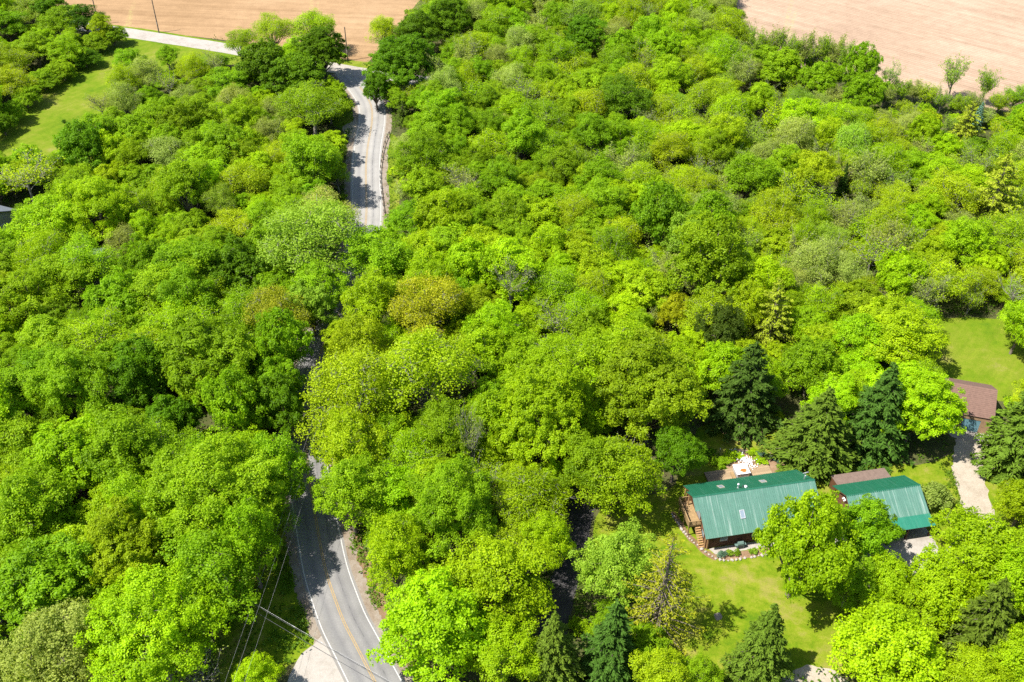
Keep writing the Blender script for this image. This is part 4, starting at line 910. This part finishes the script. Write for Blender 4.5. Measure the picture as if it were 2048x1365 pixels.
# ------------------------------------------------------------------ trees one can single out
HEROES = [
 # kind, px, py, radius px, colour, label, height
 # beside the near road, pull-off side
 ('leafy', 310, 1268, 130, 'BB', 'big bright lime tree beside the concrete pull-off', 15),
 ('bare', 385, 1362, 95, 'P', 'grey twiggy half-bare tree in front of the bright lime tree', 9),
 ('leafy', 95, 1310, 85, 'P', 'pale olive tree next to the grey twiggy tree', 14),
 ('leafy', 512, 1352, 44, 'BB', 'small lime tree at the corner of the concrete pull-off', 7),
 ('leafy', 415, 985, 125, 'G2', 'huge mid-green tree over the left verge where the shaded road begins', 18),
 ('maple', 250, 1105, 100, 'Y', 'yellow-olive tree tucked under the huge verge tree', 14),
 ('leafy', 425, 1150, 92, 'G', 'mid-green tree casting its shade on the near road', 14),
 ('leafy', 540, 940, 62, 'G', 'green tree leaning over the road below the cables', 14),
 ('maple', 95, 1165, 95, 'G', 'rounded green tree behind the pale olive tree', 14),
 ('leafy', 55, 1030, 80, 'G2', 'green tree left of the yellow-olive tree', 15),
 ('maple', 145, 930, 72, 'B', 'bright clumped tree above the yellow-olive tree', 14),
 ('maple', 285, 750, 72, 'D', 'dark rounded maple left of a larger clumped green maple', 14),
 ('maple', 420, 720, 95, 'G', 'large clumped green maple beside the dark rounded maple', 17),
 ('maple', 560, 705, 62, 'G', 'maple with a yellowish top at the gap over the hidden road', 15),
 ('maple', 565, 815, 56, 'D', 'dark maple pressed against the shaded slot of the road', 13),
 ('maple', 470, 820, 60, 'G', 'green maple between the dark maple and the clumped maple', 15),
 ('leafy', 150, 770, 85, 'G2', 'broad green tree next to the dark rounded maple', 15),
 ('maple', 477, 532, 56, 'D', 'dark green round maple in front of the pale willowy tree', 13),
 ('wispy', 610, 480, 100, 'S', 'large pale grey-green willowy tree above the dark round maple', 17),
 ('wispy', 555, 635, 60, 'O', 'reddish-tinged thin tree beside a pale clumped tree', 14),
 ('maple', 622, 612, 44, 'S', 'small pale clumped tree at the edge of the hidden road', 11),
 ('leafy', 190, 415, 80, 'BB', 'bright yellow-green tree near the slate roof corner', 14),
 ('leafy', 95, 440, 66, 'B', 'yellow-green tree beside the slate roof corner', 12),
 ('bare', 50, 350, 72, 'Y', 'sparse grey-branched tree behind the slate roof corner', 12),
 ('maple', 170, 300, 48, 'D', 'dark green maple at the foot of the mown meadow', 12),
 ('wispy', 443, 405, 30, 'S', 'small silvery tree among the yellow-green crowns', 10),
 # junction of the far road
 ('maple', 640, 105, 52, 'D', 'dark maple at the road junction beside the ploughed field', 13),
 ('maple', 520, 135, 52, 'D', 'dark maple behind the sparse yellowish trees by the side road', 13),
 ('maple', 600, 155, 50, 'D', 'dark maple in front of the other two at the junction', 12),
 ('wispy', 545, 62, 42, 'Y', 'yellowish thin tree reaching over the ploughed field edge', 11),
 ('wispy', 625, 58, 42, 'Y', 'yellowish thin tree behind the junction maple', 11),
 ('wispy', 480, 86, 32, 'Y', 'yellowish thin tree hiding part of the pale side road', 9),
 ('wispy', 622, 215, 58, 'G', 'soft mid-green tree beside the bend of the far road', 12),
 ('wispy', 765, 62, 31, 'Y', 'lone thin yellowish tree standing against the ploughed field', 10),
 ('maple', 800, 125, 66, 'D', 'dark spreading maple beside the far road bend', 14),
 ('maple', 752, 178, 30, 'D', 'dark maple leaning over the far road bend', 9),
 ('leafy', 840, 62, 42, 'D', 'dark tree at the corner of the orange ploughed field', 12),
 ('pine', 806, 232, 20, 'KG', 'small layered dark tree casting shade on the far road', 6),
 ('maple', 900, 40, 52, 'D', 'dark green tree beyond the dark spreading maple', 12),
 ('maple', 1165, 78, 42, 'D', 'dark round tree in the woods between the ploughed fields', 12),
 ('wispy', 1155, 30, 44, 'S', 'pale silvery tree behind the dark round tree', 12),
 ('leafy', 1240, 195, 52, 'D', 'dark leafy tree in the woods right of the dark round tree', 13),
 # edge of the pale field
 ('maple', 1555, 135, 48, 'G', 'low round green tree at the pale field edge', 10),
 ('maple', 1645, 155, 38, 'G', 'round green tree between two others at the pale field edge', 10),
 ('maple', 1720, 140, 36, 'G', 'tall green domed tree at the pale field edge', 13),
 ('maple', 1732, 190, 38, 'G', 'round green tree just in front of the domed tree', 10),
 ('fan', 1910, 150, 34, 'S', 'fan-shaped sparse tree against the pale field', 11),
 ('fan', 1975, 165, 28, 'G', 'narrow sparse tree beside the fan-shaped tree', 10),
 ('bare', 1782, 150, 27, 'S', 'thin grey tree beside the tall green domed tree', 10),
 ('bare', 1500, 62, 18, 'P', 'bare leaning snag at the corner of the pale field', 9),
 ('pine', 1990, 400, 56, 'YP', 'tall yellowish layered pine in the scrub', 17),
 ('pine', 1935, 255, 36, 'YP', 'orange-yellow pine near the two small blue spruces', 10),
 ('spruce', 1956, 238, 17, 'KB', 'small blue spruce beside the orange-yellow pine', 7),
 ('spruce', 2006, 292, 18, 'KB', 'small blue spruce next to bright shrubs in the scrub', 7),
 ('spruce', 1684, 372, 17, 'K', 'narrow dark spruce standing alone in the scrub', 9),
 ('leafy', 1500, 355, 52, 'G', 'green bushy tree in the scrub below the round green trees', 11),
 # woods towards the house
 ('maple', 1795, 548, 48, 'BB', 'bright lime round tree in the scrub above the small clearing', 11),
 ('maple', 1425, 530, 70, 'G', 'tall dense green column tree beside the shadowed gully', 19),
 ('leafy', 1388, 478, 42, 'S', 'silvery-topped tree beside the tall dense column tree', 14),
 ('maple', 1325, 445, 56, 'D', 'dark tree on the far side of the shadowed gully', 15),
 ('leafy', 1345, 622, 30, 'YY', 'vivid yellow tree top at the end of the gully', 8),
 ('maple', 1450, 660, 48, 'KG', 'dark olive dense tree left of the yellowish pine', 13),
 ('pine', 1545, 645, 52, 'YP', 'yellowish pine with dark gaps above the dark spruce', 14),
 ('spruce', 1492, 788, 78, 'K', 'dark spruce above the mulch bed behind the log house', 16),
 ('spruce', 1636, 866, 94, 'KG', 'broad olive spruce behind the log house and lean-to', 15),
 ('spruce', 1756, 830, 84, 'K', 'dark spruce behind the open garage', 17),
 ('feather', 1620, 735, 62, 'G', 'rounded feathery green tree behind the olive spruce', 10),
 ('maple', 1834, 808, 86, 'BB', 'bright lime maple beside the gravel drive', 13),
 ('leafy', 1800, 685, 76, 'B', 'green tree behind the bright lime maple', 12),
 ('spruce', 2054, 862, 90, 'KG', 'large green spruce shading the brown garage', 18),
 ('leafy', 2045, 645, 42, 'B', 'leafy tree at the side of the small clearing', 11),
 ('maple', 1300, 780, 112, 'OL', 'huge olive-green round tree left of the dark spruce', 18),
 ('leafy', 1222, 945, 74, 'B', 'bright green tree between the drive and the log house', 14),
 ('leafy', 1350, 905, 48, 'D', 'shaded dark tree behind the log house corner', 10),
 # yard
 ('maple', 1604, 1080, 94, 'B', 'bright green tree standing on the lawn in front of the log house', 19),
 ('maple', 1728, 1070, 64, 'G', 'darker green tree between the log house and the open garage', 12),
 ('leafy', 1700, 1165, 48, 'G2', 'small green tree beside the shadow on the lawn', 8),
 ('feather', 1775, 1165, 50, 'B', 'small bright tree by the garage apron', 7),
 ('larch', 1322, 1195, 88, 'L', 'tall thin yellow-orange larch at the edge of the front lawn', 20),
 ('leafy', 1232, 1132, 80, 'S', 'silvery green tree between the larch and the tarmac drive', 13),
 ('spruce', 1110, 1315, 78, 'KG', 'olive spruce beside a greener spruce at the foot of the woods', 14),
 ('spruce', 1222, 1300, 84, 'K', 'dark green spruce beside the olive spruce', 15),
 ('spruce', 1525, 1300, 78, 'KG', 'dark spruce at the lower end of the front lawn', 14),
 ('leafy', 1405, 1350, 40, 'G2', 'small green tree next to the lower lawn spruce', 7),
 ('spruce', 1972, 1255, 84, 'KG', 'dark olive spruce among the feathery lime trees', 15),
 ('feather', 1775, 1300, 112, 'BB', 'large feathery lime tree by the gravel loop', 11),
 ('feather', 1960, 1100, 88, 'B', 'feathery lime tree overhanging the gravel drive', 10),
 ('feather', 1890, 1190, 74, 'BB', 'feathery lime tree between the apron and the olive spruce', 9),
 ('feather', 2035, 1180, 60, 'B', 'feathery lime tree behind the olive spruce', 10),
 ('feather', 2040, 1330, 60, 'B', 'feathery tree in front of the olive spruce', 8),
 ('feather', 2045, 1010, 48, 'B', 'feathery tree between the drive and the large green spruce', 8),
 # centre
 ('maple', 880, 1265, 100, 'BB', 'very bright lime tree over the right verge of the near road', 14),
 ('leafy', 790, 1110, 66, 'B', 'bright green tree overhanging the leaf-littered verge', 13),
 ('leafy', 700, 985, 68, 'G2', 'green tree reaching over the road opposite the cables', 14),
 ('leafy', 1005, 1165, 96, 'B', 'wide bright tree next to the dark tarmac drive', 15),
 ('leafy', 1092, 1080, 48, 'B', 'bright tree leaning over the dark tarmac drive', 11),
 ('leafy', 905, 1010, 96, 'G2', 'wide green tree above the very bright lime tree', 16),
 ('wispy', 705, 790, 88, 'Y', 'yellow-olive tree right beside the shaded slot of the road', 16),
 ('leafy', 698, 885, 66, 'Y', 'small-leaved yellowish tree over the road cables', 14),
 ('wispy', 845, 745, 92, 'Y', 'big thin-crowned yellow-green tree below the orange tree', 17),
 ('maple', 1090, 830, 105, 'B', 'broad bright tree left of the huge olive-green tree', 17),
 ('wispy', 850, 618, 72, 'OR', 'orange-tinged tree in the middle of the woods', 15),
 ('bare', 1020, 560, 54, 'P', 'grey bare-branched tree in the middle of the woods', 15),
 ('bare', 945, 870, 42, 'P', 'slim dead grey tree with a pale trunk', 17),
 ('bare', 915, 745, 52, 'Y', 'grey bare-topped tree beside the thin-crowned tree', 15),
 ('leafy', 756, 522, 68, 'G2', 'fresh green tree hiding the road below the guard rail', 13),
 ('leafy', 742, 612, 60, 'B', 'bright tree between the orange tree and the hidden road', 13),
 ('leafy', 632, 572, 58, 'G2', 'fresh green tree under the pale willowy tree', 12),
 ('maple', 560, 770, 44, 'G', 'green maple closing over the shaded slot of the road', 12),
 ('leafy', 708, 690, 56, 'Y', 'yellow-green tree over the shaded slot of the road', 14),
 ('leafy', 125, 560, 62, 'G2', 'fresh green tree in front of the hidden slate-roofed house', 11),
 ('wispy', 170, 520, 60, 'G2', 'feathery tree leaning over the hidden slate roof', 12),
 ('wispy', 85, 515, 60, 'B', 'bright feathery tree over the end of the hidden slate roof', 12),
 ('leafy', 60, 590, 60, 'G2', 'leafy green tree left of the hidden slate-roofed house', 12),
 ('leafy', 500, 1085, 66, 'G', 'green tree whose shadow dapples the near road', 15),
 ('leafy', 1180, 940, 66, 'G', 'shaded green tree at the head of the dark tarmac drive', 13),
]
for h in HEROES: hero(h[0], h[1], h[2], h[3], h[4], h[5], h[6])
# upright sparse trees in a row along the pale field
for k, (px, py, rp) in enumerate([(1512, 92, 20), (1532, 90, 22), (1552, 88, 24), (1572, 94, 22), (1592, 98, 22), (1612, 102, 22), (1632, 104, 22), (1652, 104, 24), (1672, 108, 22), (1690, 116, 18)]):
    hero('fan', px, py, rp, ('S', 'G2', 'P')[k % 3], 'slim upright half-leafed tree in the row along the pale field', 12, 'upright trees along the pale field')
for k, (px, py, rp) in enumerate([(1800, 178, 24), (1830, 182, 24), (1858, 190, 24), (1885, 200, 24), (1925, 208, 24), (1950, 205, 24), (2000, 205, 26), (2030, 195, 26), (2060, 190, 26), (1770, 190, 22)]):
    hero('brush', px, py, rp, ('G2', 'P', 'Y', 'G')[k % 4], 'low brushy tree in the hedge at the foot of the pale field', 6, 'brushy hedge at the pale field')
# line of sparse trees that leans out over the meadow
for k, (px, py, rp) in enumerate([(200, 205, 30), (245, 165, 30), (290, 150, 32), (335, 165, 32), (250, 200, 32), (385, 140, 30), (430, 125, 28)]):
    hero('wispy' if k % 3 else 'bare', px, py, rp, 'Y' if k % 2 else 'P', 'thin yellowish tree on the meadow edge with grey limbs showing', 10, 'thin trees along the meadow')
hero('leafy', 262, 120, 28, 'G', 'green bush-like tree standing out in the mown meadow', 7)
hero('leafy', 335, 112, 26, 'G', 'low green tree close to the pale side road', 6)
for k, (px, py) in enumerate([(127, 243), (137, 266)]):
    hero('shrub', px, py, 4 + k, 'DD', 'tiny dark sapling in the dry patch of the meadow', None, 'meadow saplings', 'shrub')
# thicket beside the meadow
for k, (px, py, rp, kd, c) in enumerate([(225, 72, 26, 'feather', 'G'), (190, 85, 30, 'feather', 'G'), (168, 115, 30, 'feather', 'D'), (130, 100, 30, 'leafy', 'G2'), (125, 140, 28, 'feather', 'G2'), (120, 40, 40, 'leafy', 'G'), (170, 35, 34, 'leafy', 'DD'), (60, 20, 44, 'wispy', 'S'), (15, 50, 40, 'leafy', 'G'),
                                      (70, 95, 40, 'leafy', 'G2'), (20, 115, 40, 'wispy', 'Y'), (85, 160, 30, 'feather', 'G2'), (50, 195, 30, 'feather', 'G2'), (20, 165, 38, 'wispy', 'Y'), (25, 225, 26, 'feather', 'G2'), (5, 250, 26, 'feather', 'D'), (95, 20, 32, 'maple', 'D'), (200, 55, 22, 'leafy', 'Y')]):
    hero(kd, px, py, rp, c, {'G': 'mid-green', 'G2': 'fresh green', 'D': 'dark green', 'DD': 'very dark', 'S': 'silvery', 'Y': 'yellowish'}[c] + ' tree in the thicket along the far side of the meadow', 4.6 if k in (0, 1, 2, 4, 11, 12, 14, 15) else 8.5, 'thicket trees beside the meadow')
hero('flowering', 1868, 998, 36, 'P', 'round pale-blossomed shrub at the corner of the open garage', 3.3, None, 'shrub')

# ------------------------------------------------------------------ the woods between them
OPEN = [  # parts of the picture that stay clear of other crowns
 [(590, 1000), (625, 985), (650, 1040), (700, 1085), (735, 1150), (790, 1260), (830, 1320), (860, 1380), (580, 1380), (590, 1330), (540, 1330), (500, 1310), (500, 1240), (540, 1170), (590, 1120), (585, 1060)],
 [(600, 860), (632, 855), (628, 930), (625, 985), (596, 1000)], [(618, 700), (640, 680), (625, 740)],
 [(690, 128), (735, 128), (724, 165), (745, 198), (775, 212), (790, 250), (788, 300), (775, 360), (775, 440), (740, 458), (722, 435), (730, 360), (703, 305), (690, 280), (690, 255), (712, 240), (700, 215), (690, 170)],
 [(230, 40), (500, 85), (500, 108), (440, 106), (240, 76)],
 [(0, 248), (60, 208), (100, 175), (150, 150), (240, 80), (440, 108), (400, 112), (300, 100), (255, 95), (225, 140), (200, 180), (165, 220), (150, 245), (135, 285), (110, 300), (60, 285), (-40, 310)],
 [(165, 0), (150, -60), (900, -60), (835, 0), (790, 40), (735, 128), (690, 128), (690, 90), (560, 40), (430, 95), (240, 55), (200, 40)],
 [(1478, 0), (1478, -60), (2150, -60), (2150, 190), (2048, 185), (1960, 185), (1870, 175), (1780, 165), (1700, 110), (1600, 95), (1540, 80), (1490, 50)],
 [(1385, 1095), (1420, 1090), (1510, 1110), (1540, 1190), (1640, 1240), (1720, 1240), (1690, 1300), (1680, 1380), (1570, 1380), (1590, 1260), (1500, 1240), (1450, 1320), (1400, 1310), (1370, 1270), (1370, 1180)],
 [(1345, 950), (1400, 880), (1440, 850), (1540, 860), (1590, 930), (1640, 945), (1790, 935), (1850, 970), (1900, 1060), (1860, 1160), (1800, 1160), (1700, 1100), (1500, 1120), (1400, 1110)],
 [(1905, 770), (1940, 760), (2000, 775), (1985, 880), (1950, 900), (2000, 1000), (1990, 1050), (1915, 1050), (1895, 960), (1905, 900)],
 [(1880, 640), (2015, 640), (2030, 700), (2000, 780), (1985, 790), (1915, 780), (1915, 700)],
 [(1140, 985), (1190, 980), (1175, 1050), (1165, 1150), (1108, 1155), (1120, 1060)],
 [(1395, 800), (1430, 800), (1440, 860), (1390, 880)], [(285, 505), (318, 515), (318, 530), (290, 520)], [(-20, 425), (30, 435), (10, 450), (-20, 455)],
 [(1560, 1330), (1690, 1325), (1700, 1390), (1560, 1390)],
]
roadpts = [p for p in ROAD]
def near_line(x, y, line, d): return any((x - a) ** 2 + (y - b) ** 2 < d * d for a, b in line)
SOLID = [[HL(-2, -8), HL(19, -8), HL(19, 13), HL(-2, 13)], [GL(-3, -12), GL(13, -12), GL(13, 7), GL(-3, 7)], FIELD_A, FIELD_B, [G(*p) for p in LAWN], [G(*p) for p in CLEARING], [G(*p) for p in MEADOW]]
fx, fy = G(135, 528, 3); hx, hy = G(-38, 432, 3)
def base_ok(x, y, R):
    if near_line(x, y, roadpts, 4.6): return False
    if near_line(x, y, SIDE, 4.0) or near_line(x, y, DRIVE, 2.8) or near_line(x, y, GDRIVE, 2.8): return False
    if (x - fx) ** 2 + (y - fy) ** 2 < 64 or (x - hx) ** 2 + (y - hy) ** 2 < 50 or (x - bx - 3) ** 2 + (y - by - 3) ** 2 < 64: return False
    return not any(in_poly(x, y, s) for s in SOLID)
def view_ok(x, y, R, H):
    """no part of the crown in front of what the photograph shows open"""
    for k in range(14):
        a = 2 * math.pi * k / 14
        for f, z in ((.92, H * .6), (.55, H * .93), (.7, H * .35)):
            px, py, s = proj(x + R * f * math.cos(a), y + R * f * math.sin(a), z)
            for poly in OPEN:
                if in_poly(px, py, poly): return False
            for hx_, hy_, hr_, yy in SEEN:
                if y < yy and (px - hx_) ** 2 + (py - hy_) ** 2 < hr_ * hr_: return False
    return True
def zone(x, y):
    px, py, s = proj(x, y, 6)
    near = min((( x - a) ** 2 + (y - b) ** 2, a) for a, b in roadpts)
    left = x < near[1]
    if left:
        if px < 250 and py < 300 and py < 330 - px: return 'in the thicket beside the meadow'
        if py < 460: return 'between the meadow and the far road'
        if py < 700: return 'around the hidden slate-roofed house'
        return 'in the woods on the pull-off side'
    if py < 450 and px < 1330: return 'between the far road and pale field'
    if py < 690 and px >= 1330: return 'in the scrub below the pale field'
    if px > 1380: return 'around the log house yard'
    return 'in the woods between near road and log house'
def place_words(look, x, y, z):
    """name the nearest tree that can be singled out, else the part of the woods"""
    d, lab = min((math.hypot(x - a, y - b) - r, l) for a, b, r, l in LANDMARKS)
    t = look + ' beside the ' + lab
    return t if d < 8 and len(t.split()) <= 16 else look + ' ' + z
LOOK = {'brush': 'brushy many-stemmed tree', 'maple': 'dense rounded tree', 'leafy': 'billowy leafy tree', 'wispy': 'thin feathery tree', 'bare': 'half-bare grey-branched tree', 'feather': 'feathery tree', 'shrub': 'low leafy bush'}
CW = {'B': 'bright green', 'BB': 'lime green', 'G': 'mid-green', 'G2': 'fresh green', 'D': 'dark green', 'Y': 'yellow-green', 'P': 'pale olive', 'S': 'silvery green', 'O': 'reddish-olive'}
def choose(x, y):
    px, py, s = proj(x, y, 8); r = rnd.random()
    if px > 1250 and py < 640:      # scrubby, half-leafed corner
        k = 'brush' if r < .32 else 'wispy' if r < .64 else 'leafy' if r < .84 else 'bare' if r < .92 else 'maple'
        c = rnd.choice(['Y', 'P', 'Y', 'B', 'Y', 'B', 'P', 'S']) if k in ('wispy', 'bare', 'brush') else rnd.choice(['B', 'Y', 'B', 'BB', 'G2'])
        return k, c, rnd.uniform(3.2, 5.2)
    if py < 470 and px > 740:
        k = 'leafy' if r < .44 else 'wispy' if r < .68 else 'brush' if r < .8 else 'maple' if r < .96 else 'bare'
        c = rnd.choice(['G', 'G2', 'B', 'G2', 'G']) if k in ('leafy', 'maple') else rnd.choice(['Y', 'P', 'G2', 'B'])
        return k, c, rnd.uniform(3.2, 5.2)
    if py < 470:
        k = 'leafy' if r < .5 else 'wispy' if r < .75 else 'maple'
        c = rnd.choice(['G', 'G2', 'B', 'G2', 'B']) if k != 'wispy' else rnd.choice(['Y', 'G2', 'P', 'B'])
        return k, c, rnd.uniform(3.2, 5.2)
    if px < 650:
        k = 'leafy' if r < .66 else 'maple' if r < .88 else 'wispy'
        return k, rnd.choice(['G', 'G2', 'B', 'B', 'G2', 'Y'] if k != 'maple' else ['G', 'D', 'G', 'B']), rnd.uniform(3.8, 6.0)
    k = 'leafy' if r < .62 else 'maple' if r < .8 else 'wispy' if r < .96 else 'bare'
    return k, rnd.choice(['B', 'B', 'G2', 'BB', 'Y', 'G']) if k not in ('wispy', 'bare') else rnd.choice(['Y', 'B', 'G2']), rnd.uniform(3.6, 5.6)
n_fill = 0
def visible_ground():
    t = rnd.random(); y = 72 + 226 * t
    hw = 8 + y * math.cos(PITCH) * 0 + (CAM_H * math.sin(PITCH) + y * math.cos(PITCH)) * 1024 / FPX
    return rnd.uniform(-hw, hw), y
for tries in range(12000):
    x, y = visible_ground()
    k, c, R = choose(x, y)
    if tries > 8000: R *= .72
    if k == 'brush': R *= .85
    H = min(R * RATIO[k] * rnd.uniform(.72, 1.2), 18)
    if k in ('wispy', 'bare', 'brush') : H = min(H, 11)
    if not base_ok(x, y, R): continue
    if any((x - a) ** 2 + (y - b) ** 2 < (.53 * (R + q)) ** 2 for a, b, q in placed): continue
    if not view_ok(x, y, R, H): continue
    z = zone(x, y)
    lk = ('small ' if R < 3.6 else 'large ' if R > 4.9 else '') + CW[c] + ' ' + LOOK[k]; lab = place_words(lk, x, y, z)
    put_tree(k, x, y, R, H, CL[c], lab, lab.replace(lk, lk + 's')); n_fill += 1
# bushes in the remaining gaps and along the edges
n_bush = 0
for tries in range(5000):
    if n_bush >= 260: break
    x, y = visible_ground(); R = rnd.uniform(1.2, 2.6); H = R * rnd.uniform(1.0, 1.5)
    if not base_ok(x, y, R): continue
    if any((x - a) ** 2 + (y - b) ** 2 < (.72 * (R + q)) ** 2 for a, b, q in placed): continue
    if not view_ok(x, y, R, H): continue
    c = rnd.choice(['G', 'G2', 'B', 'Y', 'D']); z = zone(x, y); lk = CW[c] + ' low leafy bush'; lab = place_words(lk, x, y, z)
    put_tree('shrub', x, y, R, H, CL[c], lab, lab.replace('bush', 'bushes'), 'shrub'); n_bush += 1
# bushes at places the photograph shows
for px, py, rp, c, lab in [(815, 1305, 14, 'G', 'low green bush on the gravel shoulder under the very bright lime tree'), (1420, 905, 16, 'D', 'dark bush at the shaded end of the flower bed'), (1440, 925, 16, 'G', 'green bush beside the hot tub step'), (1465, 912, 15, 'BB', 'bright leafy clump left of the white flowers'),
                           (1505, 906, 12, 'B', 'green clump right of the white flowers'), (1520, 922, 12, 'BB', 'bright clump beside the blue-grey edging plants'), (1562, 935, 6, 'S', 'small grey-green tuft in the mulch behind the log house'), (1460, 1106, 8, 'S', 'grey-green mound in the front bed'), (1445, 1108, 9, 'KB', 'blue-green mound at the corner of the front bed'), (1475, 1106, 7, 'G2', 'green tuft in the front bed under the grill'), (1505, 1103, 9, 'S', 'grey-green mound near the lawn tree')]:
    hero('shrub', px, py, rp, c, lab, max(.7, rp * .06), None, 'shrub')
for k in range(9):
    t = k / 8; u, v = 14.6 + 2.9 * t, 11.9 - 2.2 * t + .25 * math.sin(t * 3); x, y = HL(u, v)
    put_tree('shrub', x, y, .42, .55, CL['KB'], 'small blue-grey edging plant in the row along the garden bed', 'blue-grey edging plants', 'shrub')
# white blossom in the bed: petals over low leaves
m_petal = plain('white_petals', (.8, .8, .8), .6, .05)
n = 360; t = rng.uniform(0, 1, n); uu = 11.3 + 1.9 * t + rng.normal(size=n) * .4; vv = 12.6 - 3.2 * t + rng.normal(size=n) * .45
pp = np.array([(*HL(a, b), .35 + .25 * rng.random()) for a, b in zip(uu, vv)])
wf = new_obj('white_flowers', quads_mesh('white_flowers', pp, rng.normal(size=(n, 3)) * .5 + np.array([-.2, -.3, 1]), rng.uniform(.05, .1, n), .9, np.full(n, .5), m_petal))
tag(wf, 'drift of white flowers in the bed beside the hot tub', 'flowers'); wf['kind'] = 'stuff'

# ------------------------------------------------------------------ undergrowth on the forest floor
def leafy_cover(name, n, ok, size, h, col, label, spot=None, per=7, spread=.45):
    pts = []
    while len(pts) < n:
        x, y = spot() if spot else visible_ground()
        if ok(x, y): pts.append((x, y))
    c = np.array(pts); k = per
    P = np.repeat(np.c_[c, rng.uniform(.05, h, n)], k, 0) + rng.normal(size=(n * k, 3)) * np.array([spread, spread, .16])
    P[:, 2] = np.abs(P[:, 2]) + .03
    o = new_obj(name, quads_mesh(name, P, rng.normal(size=(n * k, 3)) * .5 + np.array([0, 0, 1]), size * rng.uniform(.6, 1.4, n * k), .6, np.clip(.5 + np.repeat(rng.normal(size=n) * .12, k) + rng.normal(size=n * k) * .12, 0, 1), LEAF))
    o.color = (*col, 1); o['kind'] = 'stuff'; o['label'] = label; o['category'] = 'undergrowth'; return o
PULL = [G(*p) for p in [(640, 1255), (672, 1300), (700, 1365), (720, 1420), (540, 1420), (560, 1365), (590, 1315)]]
leafy_cover('undergrowth', 16000, lambda x, y: base_ok(x, y, 1) and not in_poly(x, y, PULL), .22, .7, (.075, .15, .008), 'low green undergrowth covering the floor of the woods')
def edge_spot():
    line = rnd.choice([ROAD, ROAD, ROAD, ROAD, ROAD, GDRIVE, DRIVE]); p = rnd.choice(line); a = rnd.uniform(0, 6.3); d = {id(ROAD): 4.8, id(GDRIVE): 2.5, id(DRIVE): 2.1}[id(line)] + abs(rnd.gauss(0, .9))
    return p[0] + math.cos(a) * d, p[1] + math.sin(a) * d
def edge_ok(x, y): return not near_line(x, y, ROAD, 4.25) and not near_line(x, y, GDRIVE, 2.2) and not near_line(x, y, DRIVE, 1.8) and not near_line(x, y, SIDE, 3) and not in_poly(x, y, SOLID[1]) and not in_poly(x, y, PULL) and math.sin(x * .9 + 2 * math.sin(y * .4)) > -.2
leafy_cover('verge_weeds', 2200, edge_ok, .13, .22, (.11, .19, .012), 'ragged weeds along the road and drive edges', edge_spot, 6, .22)
